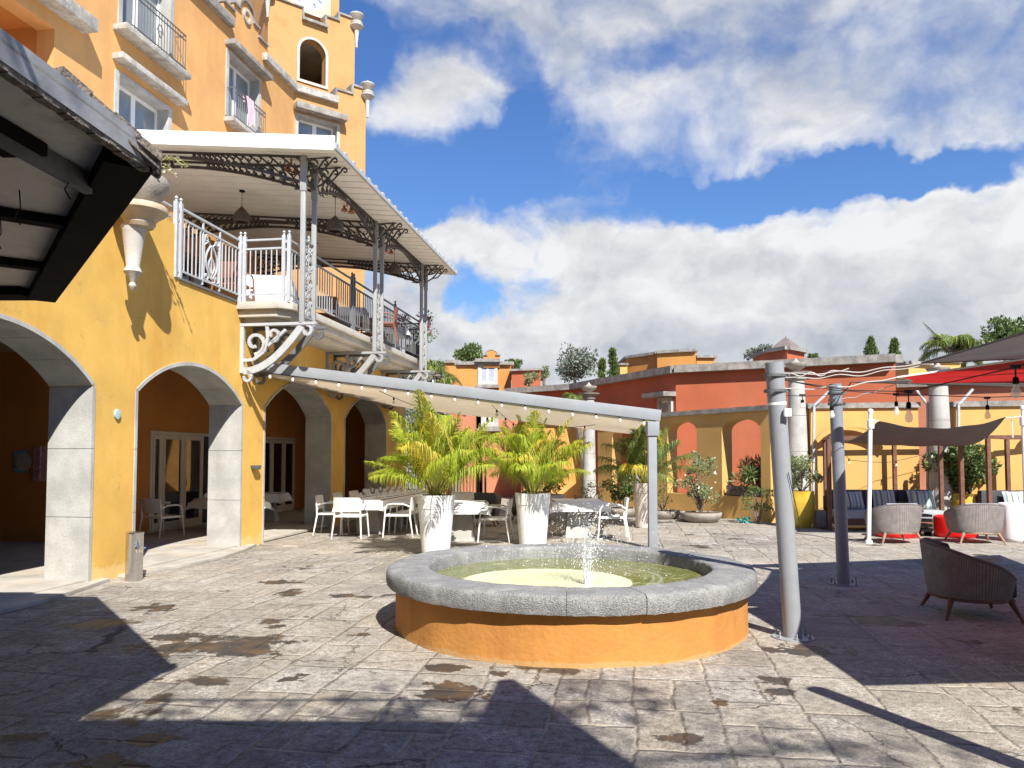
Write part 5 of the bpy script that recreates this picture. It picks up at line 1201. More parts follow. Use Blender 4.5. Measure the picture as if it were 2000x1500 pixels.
for x, y, rz, lb in ((-4.2, 17.2, 10, 'rust coloured chair near the middle terrace table'), (-3.1, 18.4, 95, 'rust coloured chair right of the middle terrace table'), (-3.7, 19.9, 0, 'rust coloured chair before the far terrace table'), (-5.2, 14.2, -10, 'rust coloured chair left of the nearest terrace table')):
    o = rchair if first else copy_tree(rchair); first = False; place(o, (x, y, 4.37), R(rz), lb)
bp2 = Vector((-2.85, 22.0, 4.37)); white_pot(bp2, .18, .24, .45, 'dark pot of bougainvillea at the far end of the terrace', m=dgrey, band=False)
shrub('bougainvillea', 'pink flowering bougainvillea at the far end of the terrace railing', bp2 + Vector((0, 0, .4)), .9, .55, 500, .06, .04, leafg, 'shrub', flowers=(pinkf, 120, .06), seed=4)
# woven lounge chairs at the back of the dining area
# ------------------------------------------------------------------ wicker lounge chairs
def make_lounge(label, wm_, legm, cm):
    t = thing('lounge_chair', label, 'armchair', (0, 0, 0), 'round backed woven lounge chairs')
    q = MB(); n = 48; rows = 12; PH = R(128); vs = []; uvs = []
    def pt(u, v, o):
        ph = lerp(-PH, PH, u); k = math.cos(ph * .70) ; top = .42 + .32 * max(0, k) ** .8; z = lerp(.215, top, v)
        sc_ = lerp(.86, 1.0, v ** .7); a, b = .50 * sc_ - o, .43 * sc_ - o
        sx = math.sin(ph); cy = math.cos(ph); e = .82
        return (a * math.copysign(abs(sx) ** e, sx), -b * math.copysign(abs(cy) ** e, cy), z)
    for o in (0, .035):
        for i in range(n + 1):
            for j in range(rows + 1): vs.append(pt(i / n, j / rows, o)); uvs.append((i / n, j / rows))
    K = (n + 1) * (rows + 1); r1 = rows + 1
    fs = [(i * r1 + j, (i + 1) * r1 + j, (i + 1) * r1 + j + 1, i * r1 + j + 1) for i in range(n) for j in range(rows)] + [(K + i * r1 + j, K + i * r1 + j + 1, K + (i + 1) * r1 + j + 1, K + (i + 1) * r1 + j) for i in range(n) for j in range(rows)]
    fs += [(i * r1 + rows, (i + 1) * r1 + rows, K + (i + 1) * r1 + rows, K + i * r1 + rows) for i in range(n)] + [(j, j + 1, K + j + 1, K + j) for j in range(rows)] + [(n * r1 + j, K + n * r1 + j, K + n * r1 + j + 1, n * r1 + j + 1) for j in range(rows)]
    q.add(vs, fs); o = q.build('woven_shell', wm_, t, smooth=False, keep=True)
    for p in o.data.polygons: p.use_smooth = True
    uv = o.data.uv_layers.new(name='UVMap')
    for l in o.data.loops: uv.data[l.index].uv = uvs[l.vertex_index]
    q = MB(); q.tube([Vector(pt(i / 40, 1, .017)) for i in range(41)], .021, 7); o2 = q.build('woven_rim', wm_, t, smooth=True)
    q = MB(); rg_ = [(.43 * math.sin(R(a)), -.37 * math.cos(R(a)), .20) for a in range(0, 361, 20)]; q.tube(rg_, .018, 6); q.box((-.31, -.24, .19), (.31, .31, .215)); q.build('base_frame', legm, t)
    for sx, sy in ((-1, -1), (1, -1), (1, 1), (-1, 1)):
        q = MB(); q.tube([(sx * .30, sy * .27, .20), (sx * .40, sy * .35, 0)], [.030, .014], 8); q.build('leg', legm, t, smooth=True)
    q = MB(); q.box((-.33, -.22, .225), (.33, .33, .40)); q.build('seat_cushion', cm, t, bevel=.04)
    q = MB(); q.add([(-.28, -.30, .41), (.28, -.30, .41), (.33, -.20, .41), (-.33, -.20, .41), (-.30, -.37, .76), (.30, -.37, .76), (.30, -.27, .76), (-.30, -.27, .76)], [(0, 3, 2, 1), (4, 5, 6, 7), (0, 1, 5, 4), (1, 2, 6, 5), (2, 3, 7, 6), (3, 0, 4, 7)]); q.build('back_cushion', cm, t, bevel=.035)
    return t
l1 = make_lounge('taupe woven lounge chair beside the white sunshade pole, back to the viewer', wicker, teak, cush); place(l1, (7.28, 14.75, 0), R(2))
l2 = copy_tree(l1); place(l2, (8.83, 14.75, 0), R(-8), 'taupe woven lounge chair next to the white drum table, back to the viewer')
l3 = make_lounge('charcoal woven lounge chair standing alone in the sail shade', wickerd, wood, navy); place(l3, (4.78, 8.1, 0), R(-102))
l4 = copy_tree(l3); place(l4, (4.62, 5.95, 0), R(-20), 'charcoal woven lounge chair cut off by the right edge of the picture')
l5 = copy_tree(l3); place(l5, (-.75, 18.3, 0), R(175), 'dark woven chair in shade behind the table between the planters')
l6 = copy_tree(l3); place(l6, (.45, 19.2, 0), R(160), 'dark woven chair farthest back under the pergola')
# ------------------------------------------------------------------ day-bed cabanas
def cabana(name, label, pts, z, grp=None):
    t = thing(name, label, 'cabana', pts[0], 'brown timber cabanas by the ochre wall'); 
    for p in pts: q = MB(); q.box((p[0] - .04, p[1] - .04, 0), (p[0] + .04, p[1] + .04, z)); q.build('post', wood, t)
    c4 = pts[:4]
    for i in range(4):
        a, b = Vector((*c4[i][:2], z + .035)), Vector((*c4[(i + 1) % 4][:2], z + .035)); q = MB(); q.bar(a, b, .06, .07); q.build('beam', wood, t)
    return t
cabana('timber_cabana', 'brown timber cabana frame around the corner sofa', [(7.03, 17.07, 0), (9.72, 16.65, 0), (10.25, 18.0, 0), (7.5, 18.42, 0), (9.05, 18.2, 0), (9.75, 17.5, 0)], 2.02)
cabana('timber_cabana', 'second brown timber cabana frame at the right edge', [(10.25, 16.55, 0), (13.0, 16.1, 0), (13.4, 17.4, 0), (11.35, 17.62, 0)], 2.02)
def sofa(x0, x1, y0, y1, label, left=True):
    t = thing('sofa', label, 'sofa', (x0, y0, 0)); q = MB(); q.box((x0, y0, .12), (x1, y1, .26)); q.box((x0, y1 - .06, .27), (x1, y1, .72)); q.build('frame', wood, t)
    for x in (x0 + .06, x1 - .06):
        for y in (y0 + .06, y1 - .06): q = MB(); q.box((x - .03, y - .03, 0), (x + .03, y + .03, .118)); q.build('leg', wood, t)
    n = 3
    for i in range(n):
        a = lerp(x0, x1, i / n) + .01; b = lerp(x0, x1, (i + 1) / n) - .01
        q = MB(); q.box((a, y0, .265), (b, y1 - .2, .44)); q.build('seat_cushion', cush, t, bevel=.03)
        q = MB(); q.box((a, y1 - .24, .45), (b, y1 - .07, .87)); q.build('back_cushion', navy, t, bevel=.04)
    return t
sofa(7.2, 9.62, 16.95, 17.85, 'charcoal sofa with grey seat under the first timber cabana'); sofa(10.5, 13.0, 16.8, 17.5, 'charcoal sofa under the second timber cabana at the right edge')
def pillow(x, y, z, w, h, rz, tilt, label):
    t = MB(); n = 12; vs = []
    for sgn in (1, -1):
        for i in range(n + 1):
            for j in range(n + 1):
                u, v = i / n * 2 - 1, j / n * 2 - 1; th_ = .075 * max(0, (1 - u ** 4)) ** .5 * max(0, (1 - v ** 4)) ** .5; sh = 1 - .05 * (u * u * v * v)
                vs.append((u * w / 2 * (1 - .06 * (1 - v * v)) , sgn * th_, v * h / 2 * (1 - .06 * (1 - u * u))))
    K = (n + 1) ** 2; m1 = n + 1
    t.add(vs, [(i * m1 + j, (i + 1) * m1 + j, (i + 1) * m1 + j + 1, i * m1 + j + 1) for i in range(n) for j in range(n)] + [(K + i * m1 + j, K + i * m1 + j + 1, K + (i + 1) * m1 + j + 1, K + (i + 1) * m1 + j) for i in range(n) for j in range(n)])
    o = t.build('cushion', stripe, smooth=True); uv = o.data.uv_layers.new(name='UVMap')
    for l in o.data.loops: c = o.data.vertices[l.vertex_index].co; uv.data[l.index].uv = (c.x / w + .5, c.z / h + .5)
    o.location = (x, y, z); o.rotation_euler = (R(-tilt), 0, R(rz)); props(o, label, 'cushion', 'striped scatter cushions')
pillow(7.72, 17.5, .64, .58, .42, 8, 18, 'striped cushion at the left end of the sofa'); pillow(8.45, 17.5, .67, .52, .42, -3, 16, 'striped cushion in the middle of the sofa'); pillow(9.25, 17.42, .66, .60, .44, -6, 18, 'sunlit striped cushion at the right end of the sofa')
pillow(11.15, 17.1, .66, .5, .42, 0, 16, 'left striped cushion under the second cabana'); pillow(11.75, 17.1, .66, .5, .42, 0, 16, 'right striped cushion under the second cabana')
def drum(x, y, r, h, m, label, name='drum_table'):
    t = thing(name, label, 'side table', (x, y, 0)); q = MB(); q.lathe([(0, .003), (r * .92, .003), (r * .97, .02), (r, .06), (r, h - .03), (r * .98, h - .008), (r * .95, h), (0, h)], (x, y, 0), 36); q.build('body', m, t, smooth=True)
    q = MB(); q.lathe([(0, 0), (r * .9, 0), (r * .9, .006), (0, .006)], (x, y, h + .001), 30); q.build('top', m, t)
drum(7.85, 15.75, .40, .42, red, 'red drum table behind the left taupe lounge chair'); drum(9.05, 15.75, .40, .42, red, 'red drum table behind the right taupe lounge chair'); drum(9.78, 15.05, .27, .72, white, 'tall white drum table beside the right taupe lounge chair')
t = thing('slatted_stool', 'small black slatted stool between the two red drum tables', 'stool', (8.45, 15.9, 0)); q = MB()
for z in (.1, .2, .3, .4): q.box((8.33, 15.75, z), (8.58, 16.05, z + .05))
q.build('slats', blackm, t); q = MB()
for x in (8.335, 8.555): q.box((x, 15.76, 0), (x + .02, 16.04, .10))
q.build('frame', blackm, t)
# white poles and the low dark sunshade
wp = [AT(1692, 1060, 14.56), None]; wpa = Vector((6.72, 14.56, 0)); wpb = Vector((9.66, 14.5, 0))
for b_, tp_, lb in ((wpa, AT(1700, 806, 14.56), 'white sunshade pole left of the taupe lounge chairs'), (wpb, AT(1998, 800, 14.5), 'white sunshade pole at the right edge of the picture')):
    t = pole(b_, tp_, .038, lb, white, plate=False, grp='white sunshade poles'); q = MB(); q.lathe([(0, 0), (.048, 0), (.052, .03), (.045, .06), (0, .08)], tp_, 14); q.build('cap', white, t, smooth=True); q = MB(); q.lathe([(0, 0), (.07, 0), (.06, .06), (0, .06)], b_, 14); q.build('foot', white, t, smooth=True); q = MB(); q.lathe([(.06, 0), (.062, .08), (.060, .16), (.042, .17), (.042, 0)], tp_ - Vector((0, 0, .30)), 14); q.build('collar', white, t, smooth=True)
ss_ = thing('low_sunshade', 'dark cloth sunshade slung between the white poles over the lounge seats', 'sunshade', (6.9, 14.6, 2.3))
q = MB(); n = 24; m_ = 10; Af, Bf = AT(1716, 822, 14.62), AT(1964, 815, 14.6); Ab, Bb = Vector((7.25, 17.0, 1.96)), Vector((9.95, 16.75, 1.88)); vs = []
for k in (0, 1):
    for i in range(n + 1):
        for j in range(m_ + 1):
            u, v = i / n, j / m_; f = Af.lerp(Bf, u) - Vector((0, 0, .19 * 4 * u * (1 - u) * .9)); b = Ab.lerp(Bb, u) - Vector((0, 0, .04 * 4 * u * (1 - u))); vs.append(f.lerp(b, v) - Vector((0, 0, .10 * 4 * v * (1 - v) + .01 * k)) + Vector((0, 0, .01 * math.sin(u * 21 + v * 5))))
K = (n + 1) * (m_ + 1); m1 = m_ + 1
q.add(vs, [(i * m1 + j, (i + 1) * m1 + j, (i + 1) * m1 + j + 1, i * m1 + j + 1) for i in range(n) for j in range(m_)] + [(K + i * m1 + j, K + i * m1 + j + 1, K + (i + 1) * m1 + j + 1, K + (i + 1) * m1 + j) for i in range(n) for j in range(m_)]); q.build('cloth', sailg, ss_, smooth=True, keep=True)
q = MB(); q.tube(wig(AT(1701, 815, 14.56), Af), .01, 5); q.tube(wig(AT(1997, 810, 14.5), Bf), .012, 5); q.tube([AT(1976, 820, 14.6), AT(1978, 855, 14.6)], .012, 5); q.build('tie_rope', rope, ss_)
# small bulbs strung over the sofa
st_ = strand([(7.1, 17.0, 1.95), (7.75, 17.6, 1.55), (8.9, 18.1, 1.5), (10.2, 17.9, 1.85)], 5, 'thin string of small bulbs under the first cabana', sag=.02, m=bulbm, drop=.06, sc=.9)

random.seed(77); sh_t = thing('shade_tree', 'tree behind the viewer whose leaves dapple the near paving', 'tree', (3.4, -5.2, 0)); q = MB(); q.tube([(3.4, -5.2, 0), (3.2, -4.6, 4.5), (2.8, -3.4, 8.3)], [.2, .15, .08], 8); l_ = MB()
for k in range(13):
    c = Vector((random.uniform(.4, 3.9), -3.0 + random.uniform(-.45, .35), 9 + random.uniform(-.3, .3))); q.tube([(2.8, -3.4, 8.3), c], [.04, .012], 5); cloud(l_, c, (.45, .3, .25), 42, .16, .07)
for k in range(3):
    c = Vector((random.uniform(4.6, 5.2), -3.9 + random.uniform(-.4, .3), 9)); q.tube([(2.8, -3.4, 8.3), c], [.04, .012], 5); cloud(l_, c, (.5, .3, .25), 40, .22, .05)
q.build('trunk', bark, sh_t); l_.build('crown', leafg, sh_t)
# ------------------------------------------------------------------ ochre garden wall with openings
def wall_seg(A, B, h, name, label, openings=(), th=.38, m=ochre, cop=.13, sub=None):
    A = Vector(A); B = Vector(B); L = (B - A).length; d = (B - A) / L; n_ = Vector((d.y, -d.x, 0))
    if n_.y > 0: n_ = -n_
    P = lambda a, z, w: A + d * a + n_ * w + Vector((0, 0, z))
    t = thing(name, label, 'wall', A)
    holes = []
    for (x0, x1, yb, yt, rise) in openings:
        p0 = RP(x0, yb, A, n_); p1 = RP(x1, yb, A, n_); pt_ = RP((x0 + x1) / 2, yt, A, n_); s0 = (p0 - A).dot(d); s1 = (p1 - A).dot(d); z0 = p1.z; zs = pt_.z - rise; holes.append([(s0, z0), (s1, z0)] + [((s0 + s1) / 2 + (s1 - s0) / 2 * math.cos(math.pi * i / 18), zs + rise * math.sin(math.pi * i / 18) ** .9) for i in range(19)])
    q = MB(); q.poly([(0, -.05), (L, -.05), (L, h), (0, h)], holes, P, 0, -th); q.build('wall_face', m, t)
    q = MB(); q.poly([(-.04, h + .001), (L + .04, h + .001), (L + .04, h + cop), (-.04, h + cop)], [], P, .06, -th - .06); q.build('coping', coping, t)
    return t, P, holes
W1A = (2.8, 25.1, 0); W1B = (6.40, 19.05, 0)
t, P, hs = wall_seg(W1A, W1B, 2.78, 'garden_wall', 'ochre garden wall with three arched openings behind the bowls of shrubs', [(1196, 1240, 968, 838, .3), (1304, 1362, 966, 823, .3), (1411, 1487, 972, 818, .32)])
c = hs[2]; s0, s1, z0 = c[0][0], c[1][0], c[0][1]
tb_ = thing('planter_box', 'grey plank planter box in the right arched wall opening', 'planter', P(s0, z0, -.05))
for k in range(2): q = MB(); q.poly([(s0 + .12, z0 + .02 + .13 * k), (s1 - .03, z0 + .02 + .13 * k), (s1 - .03, z0 + .14 + .13 * k), (s0 + .12, z0 + .14 + .13 * k)], [], P, -.02, -.06); q.build('plank', plank, tb_)
q = MB(); q.poly([(s0 + .14, z0 + .005), (s1 - .05, z0 + .005), (s1 - .05, z0 + .22), (s0 + .14, z0 + .22)], [], P, -.065, -.3); q.build('soil', soil, tb_)
shrub('planter_plants', 'spiky green and rust coloured plants in the plank planter box', P((s0 + s1) / 2 + .25, z0 + .2, -.2), .62, .36, 900, .22, .03, [leafg], 'plants', stems=9, seed=8)
shrub('planter_plants', 'low rust leaved plants at the right of the plank planter box', P(s1 - .25, z0 + .2, -.22), .7, .16, 70, .2, .02, mat('leaf_rust', (.30, .11, .05), .6, var=.3, trans=.3), 'plants', stems=5, seed=9)
wall_seg((7.28, 18.75, 0), (9.72, 18.35, 0), 2.80, 'garden_wall', 'ochre garden wall panel behind the sofa between the two right columns', m=ochre)
wall_seg((10.45, 18.1, 0), (15.5, 17.1, 0), 2.80, 'garden_wall', 'ochre garden wall panel at the right edge beyond the last column')
# crescent shades of the hidden arches
for (ax, ay, rz_, lb) in ((8.15, 18.40, 0, 'blind arch hood on the wall panel behind the sofa'), (12.6, 17.55, 0, 'blind arch hood on the wall panel at the right edge')):
    q = MB(); d = (Vector((9.72, 18.35, 0)) - Vector((7.28, 18.75, 0))).normalized(); nn = Vector((d.y, -d.x, 0)); nn = nn if nn.y < 0 else -nn
    o_ = arch(-.85, .85, 0, .02, .42, 16)[2:]; i_ = arch(-.80, .80, -.06, -.06, .36, 16)[2:][::-1]; base_ = Vector((ax, ay, 2.02))
    q.poly(o_ + i_, [], lambda a, b, w: base_ + d * a + Vector((0, 0, b)) + nn * w, .10, -.05); props(q.build('arch_hood', ochre), lb, 'hood')
# columns
def column(c, rb_, rt, hs_, label, urn=True):
    c = Vector(c); t = thing('stone_column', label, 'column', c, 'tapering stone columns'); n = 4
    for k in range(n):
        z0, z1 = hs_ * k / n, hs_ * (k + 1) / n; f = lambda z: lerp(rb_, rt, (z / hs_) ** 1.4); q = MB(); q.lathe([(0, z0 + .004), (f(z0) - .006, z0 + .004), (f(z0), z0 + .01), (f((z0 + z1) / 2), (z0 + z1) / 2), (f(z1), z1 - .006), (f(z1) - .006, z1), (0, z1)], c, 28); q.build('shaft_drum', concrete, t, smooth=True)
    z = hs_; q = MB(); q.lathe([(0, z + .002), (rt + .01, z + .002), (rt + .05, z + .03), (rt + .05, z + .06), (rt + .01, z + .09), (rt + .01, z + .13), (rt + .16, z + .17), (rt + .18, z + .21), (0, z + .21)], c, 24); q.build('capital', bowlm, t, smooth=True)
    if urn: q = MB(); q.lathe([(0, z + .211), (.06, z + .211), (.07, z + .24), (.2, z + .32), (.26, z + .40), (.26, z + .43), (.1, z + .45), (.05, z + .5), (.02, z + .55), (0, z + .56)], c, 20); q.build('finial_bowl', bowlm, t, smooth=True)
column((2.44, 24.3, 0), .215, .17, 3.42, 'stone column with bowl finial behind the pergola, left of the garden wall')
column((7.02, 18.9, 0), .29, .185, 3.50, 'stone column right behind the nearer steel pole'); column((10.08, 18.1, 0), .27, .20, 3.30, 'stone column behind the dark sunshade')
q = MB()
for a, b in ((AT(1590, 792, 18.6), AT(1618, 765, 18.6)), (AT(1590, 792, 18.6), AT(1588, 1010, 18.6)), (AT(1812, 790, 18.2), AT(1790, 762, 18.2)), (AT(1812, 790, 18.2), AT(1812, 1000, 18.2)), (AT(1872, 790, 18.0), AT(1900, 760, 18.0)), (AT(1872, 790, 18.0), AT(1872, 1000, 18.0))): q.bar(a, b, .05)
props(q.build('conduit_frame', lgrey), 'thin pale steel frame rods fixed beside the two right stone columns', 'frame')
# glazed pots
def ypot(c, r, h, label):
    c = Vector(c); t = thing('glazed_pot', label, 'plant pot', c, 'yellow glazed pots'); q = MB(); n = 48; prof = [(.62, .0), (.66, .02), (.80, .2), (.95, .45), (1.0, .65), (.96, .82), (.88, .93), (.90, .97), (.90, 1.0), (.80, 1.0), (.78, .92)]
    vs = [c + Vector(((r * p * (1 + .035 * math.sin(6 * (2 * math.pi * k / n) + z * 5))) * math.cos(2 * math.pi * k / n), (r * p * (1 + .035 * math.sin(6 * (2 * math.pi * k / n) + z * 5))) * math.sin(2 * math.pi * k / n), z * h)) for p, z in prof for k in range(n)]
    q.add(vs, [(i * n + k, i * n + (k + 1) % n, (i + 1) * n + (k + 1) % n, (i + 1) * n + k) for i in range(len(prof) - 1) for k in range(n)]); q.build('pot', yglaze, t, smooth=True)
    q = MB(); q.lathe([(0, 0), (r * .79, 0)], c + Vector((0, 0, h * .93)), 20, cap=False); q.build('soil', soil, t)
ypot((6.66, 17.75, 0), .31, .84, 'yellow glazed pot at the foot of the column behind the first steel pole')
shrub('potted_shrub', 'grey-green shrub in the yellow pot behind the first steel pole', (6.66, 17.75, .78), .78, .38, 2600, .055, .03, leafl, seed=11, clumps=12)
ypot((10.65, 17.9, 0), .50, .78, 'wide yellow glazed pot behind the sofa'); shrub('potted_shrub', 'large leafy shrub with red flowers in the wide yellow pot', (10.62, 17.85, .72), 1.15, .66, 4200, .11, .06, leafg, flowers=(redf, 10, .07), seed=12, clumps=14)
q = MB(); q.box((6.98, 17.7, 0), (7.22, 17.95, .4)); props(q.build('stone_block', bowlm, bevel=.02), 'small rough stone block between the yellow pot and the cabana', 'block')
def bowl(x, y, r, h, label):
    t = thing('stone_planter', label, 'planter', (x, y, 0), 'shallow stone planter bowls'); q = MB(); q.lathe([(0, .002), (r * .7, .002), (r * .86, h * .25), (r * .98, h * .6), (r, h * .85), (r * .98, h), (r * .92, h), (r * .9, h * .88), (0, h * .9)], (x, y, 0), 32); q.build('bowl', bowlm, t, smooth=True)
    q = MB(); q.lathe([(0, h * .98), (r * .5, h * .96), (r * .89, h * .9)], (x, y, 0), 18, cap=False); q.build('soil', soil, t)
bowl(4.72, 19.3, .52, .24, 'shallow stone bowl with the tall thin shrub before the garden wall'); shrub('shrub', 'tall thin rose bush with few white flowers in the right stone bowl', (4.72, 19.3, .2), 1.5, .42, 2400, .06, .035, leafl, flowers=(white, 9, .04), seed=14, clumps=16, stems=16)
bowl(3.98, 20.3, .46, .22, 'shallow stone bowl just behind the pergola post'); shrub('shrub', 'low thin shrub in the middle stone bowl', (3.98, 20.3, .2), .75, .42, 450, .06, .03, leafg, seed=15)
bowl(3.0, 20.9, .44, .24, 'shallow stone bowl left of the pergola post'); shrub('shrub', 'rounded bright shrub in the left stone bowl', (3.0, 20.9, .2), .95, .40, 2400, .065, .035, leafg, seed=16, clumps=12)
q = MB(); cloud(q, (5.75, 19.0, .06), (.16, .10, .05), 40, .10, .07, up=0); props(q.build('teal_cloth', teal), 'crumpled teal cloth on the paving at the foot of the garden wall', 'cloth')
white_pot((.95, 20.5, 0), .36, .46, .62, 'broad pale planter behind the right palm', m=mat('pale_pot', (.55, .55, .54), .6), band=True)
shrub('potted_shrub', 'dark leafy shrub in the broad pale planter', (.95, 20.5, .55), .6, .5, 900, .1, .04, leafg, seed=18)
shrub('shrub', 'small light green shrub at the foot of the left column', (2.3, 23.2, 0), .95, .35, 500, .07, .035, leafl, seed=19)
shrub('shrub', 'green bush half hidden behind the first steel pole', (6.0, 18.75, 0), .85, .3, 600, .07, .035, leafg, seed=20)
# iron fence at the end of the arcade
fe = thing('iron_fence', 'dark iron fence at the far end of the arcade', 'fence', (-3.9, 24.2, 0)); q = MB(); r_ = MB(); fa_, fb_ = Vector((-3.9, 24.2, 0)), Vector((-.9, 26.0, 0))
for i in range(31): p = fa_.lerp(fb_, i / 30); q.bar(p, p + Vector((0, 0, 1.25)), .025)
q.build('pickets', blackm, fe)
for z in (.15, 1.1): r_.bar(fa_ + Vector((0, 0, z)), fb_ + Vector((0, 0, z)), .04)
for k in (0, .5, 1): p = fa_.lerp(fb_, k); r_.bar(p, p + Vector((0, 0, 1.4)), .07)
r_.build('frame', blackm, fe)
# ------------------------------------------------------------------ buildings beyond the wall
def block(name, label, fronts, z, depth, m, cop=.25, cz=.18, cat='building', z0=-.1):
    """fronts: polyline of front corner points, left to right; the block runs back from it"""
    pts = [Vector((x, y, 0)) for x, y in fronts]; back = [p + Vector((0, depth, 0)) for p in pts][::-1]; t = thing(name, label, cat, pts[0])
    q = MB(); q.poly([(p.x, p.y) for p in pts + back], [], lambda a, b, w: Vector((a, b, w)), z0, z); q.build('wall', m, t)
    c = MB()
    for a, b in zip(pts[:-1], pts[1:]): c.bar(a + Vector((0, -.03, z + cz / 2 + .002)), b + Vector((0, -.03, z + cz / 2 + .002)), cop, cz)
    c.bar(pts[0] + Vector((0, 0, z + cz / 2 + .002)), back[-1] + Vector((0, 0, z + cz / 2 + .002)), cop, cz); c.bar(pts[-1] + Vector((0, 0, z + cz / 2 + .002)), back[0] + Vector((0, 0, z + cz / 2 + .002)), cop, cz); c.build('coping', coping, t); return t
def xz(px, Y): return (px - 1000) / 1500 * Y
tb1 = block('terracotta_building', 'long terracotta building with weathered coping behind the garden wall', [(xz(992, 37), 37), (xz(1120, 34.6), 34.6), (xz(1172, 32.4), 32.4), (xz(1321, 27.6), 27.6), (xz(1752, 24.4), 24.4)], 4.62, 6, terra, .5, .26)
def hwin(par, px0, py0, px1, py1, Y, lintel=True, cur=True, m=wframe, n=2, g_=glassw, dy=.06):
    a = AT(px0, py1, Y); b = AT(px1, py0, Y); P = lambda s, z, w: Vector((s, Y - w, z))
    q = MB(); q.poly([(a.x - .15, a.z - .1), (b.x + .15, a.z - .1), (b.x + .15, b.z + .12), (a.x - .15, b.z + .12)], [[(a.x, a.z), (b.x, a.z), (b.x, b.z), (a.x, b.z)]], P, .06, -.1); o = q.build('window_surround', wstone, par)
    q = MB(); k = [(lerp(a.x, b.x, i / n) + .05, lerp(a.x, b.x, (i + 1) / n) - .05) for i in range(n)]; q.poly([(a.x, a.z), (b.x, a.z), (b.x, b.z), (a.x, b.z)], [[(u, a.z + .08), (v, a.z + .08), (v, b.z - .08), (u, b.z - .08)] for u, v in k], P, .02, -.05); w_ = q.build('window', m, par)
    q = MB(); q.poly([(a.x, a.z), (b.x, a.z), (b.x, b.z), (a.x, b.z)], [], P, .006, .001); q.build('pane', curtain if cur else g_, w_)
    if lintel:
        q = MB(); pbox(q, P, a.x - .3, b.x + .3, b.z + .13, b.z + .32, .35, 0); pbox(q, P, a.x - .25, b.x + .25, a.z - .3, a.z - .11, .25, 0); q.build('ledge', coping, par)
# small hooded window on the left flank of the terracotta building
P1 = Vector((xz(1172, 32.4), 32.4, 0)); P2 = Vector((xz(1321, 27.6), 27.6, 0)); dd = (P2 - P1).normalized(); nn = Vector((dd.y, -dd.x, 0)); nn = nn if nn.y < 0 else -nn
w0 = RP(1293, 803, P1, nn); w1 = RP(1309, 785, P1, nn); sA = (w0 - P1).dot(dd); sB = (w1 - P1).dot(dd); zA, zB = w0.z - .1, w1.z + .05; PP = lambda s, z, w: P1 + dd * s + nn * w + Vector((0, 0, z))
q = MB(); q.poly(rc(sA - .18, sB + .18, zA - .05, zB + .12), [rc(sA, sB, zA, zB)], PP, .10, 0); q.build('window_surround', concrete, tb1); q = MB(); pbox(q, PP, sA, sB, zA, zB, .03, .005); q.build('window', wframe, tb1); q = MB(); pbox(q, PP, sA + .06, sB - .06, zA + .06, zB - .06, .04, .031); q.build('pane', glassw, tb1)
q = MB(); pbox(q, PP, sA - .5, sB + .35, zB + .14, zB + .30, .55, 0); q.build('ledge', coping, tb1)
# salmon houses seen under the pergola
sh_ = block('salmon_house', 'salmon coloured house with a small window seen under the pergola', [(xz(942, 31), 31), (xz(1018, 31), 31)], 3.9, 5, salmon, .3, .15); hwin(sh_, 947, 800, 966, 828, 31, cur=False, g_=glassd)
block('salmon_house', 'pale salmon wall of the house left of the dark gap under the pergola', [(xz(846, 30.5), 30.5), (xz(929, 30.5), 30.5)], 3.7, 5, salmon, .3, .15)
block('ochre_house', 'orange wall left of the bowl topped column under the pergola', [(xz(1022, 28), 28), (xz(1142, 27.2), 27.2)], 2.9, 4, mat('amber_plaster', (.72, .36, .10), .85, var=.1, stain=(.6, .26, .08)), .3, .15)
# houses farther off
hl = block('orange_house', 'orange house with curved gable and white curtained window at centre left', [(xz(893, 45.6), 45.6), (xz(998, 45.6), 45.6)], 7.05, 6, housem, .35, .2); hwin(hl, 938, 712, 967, 748, 45.58)
q = MB(); gx0, gx1 = xz(944, 45.7), xz(976, 45.7); gm_x = (gx0 + gx1) / 2; Pg = lambda s, z, w: Vector((s, 45.6 - w, z)); q.poly([(gx0, 6.9), (gx1, 6.9), (gx1, 7.62), (gx1 - .22, 7.62)] + [(gm_x + .34 * math.cos(a), 7.66 + .24 * math.sin(a)) for a in [i * math.pi / 10 for i in range(11)]] + [(gx0 + .22, 7.62), (gx0, 7.62)], [], Pg, .12, -.3); q.build('gable', housem, hl)
q = MB(); q.tube([Pg(gm_x + .36 * math.cos(a), 7.68 + .26 * math.sin(a), .1) for a in [i * math.pi / 10 for i in range(11)]], .05, 6); q.bar(Pg(gx1 - .25, 7.65, .1), Pg(gx1 + .05, 7.65, .1), .2, .08); q.bar(Pg(gx0 - .05, 7.65, .1), Pg(gx0 + .25, 7.65, .1), .2, .08); q.build('gable_coping', coping, hl)
block('orange_house', 'lower orange wing left of the gabled house', [(xz(866, 52), 52), (xz(895, 52), 52)], 7.95, 5, housem, .3, .2)
block('white_house', 'white wall fragment left of the gabled house beyond the terrace end', [(xz(838, 44), 44), (xz(866, 44), 44)], 6.2, 4, white, .3, .15)
block('red_house', 'terracotta house right of the gabled house', [(xz(999, 44), 44), (xz(1056, 43.5), 43.5)], 6.5, 5, terra, .25, .12)
block('orange_house', 'wide plain orange building on the skyline right of centre', [(xz(1226, 52), 52), (xz(1283, 50), 50), (xz(1285, 49.5), 49.5), (xz(1361, 48.5), 48.5)], 8.25, 6, housem, .3, .18)
block('orange_house', 'low right wing of the wide orange skyline building', [(xz(1362, 50.5), 50.5), (xz(1398, 50.5), 50.5)], 8.1, 4, housem, .3, .16)
block('orange_house', 'narrow lit wing at the left of the wide orange skyline building', [(xz(1212, 51), 51), (xz(1226, 51), 51)], 7.7, 3, ochre, .2, .1)
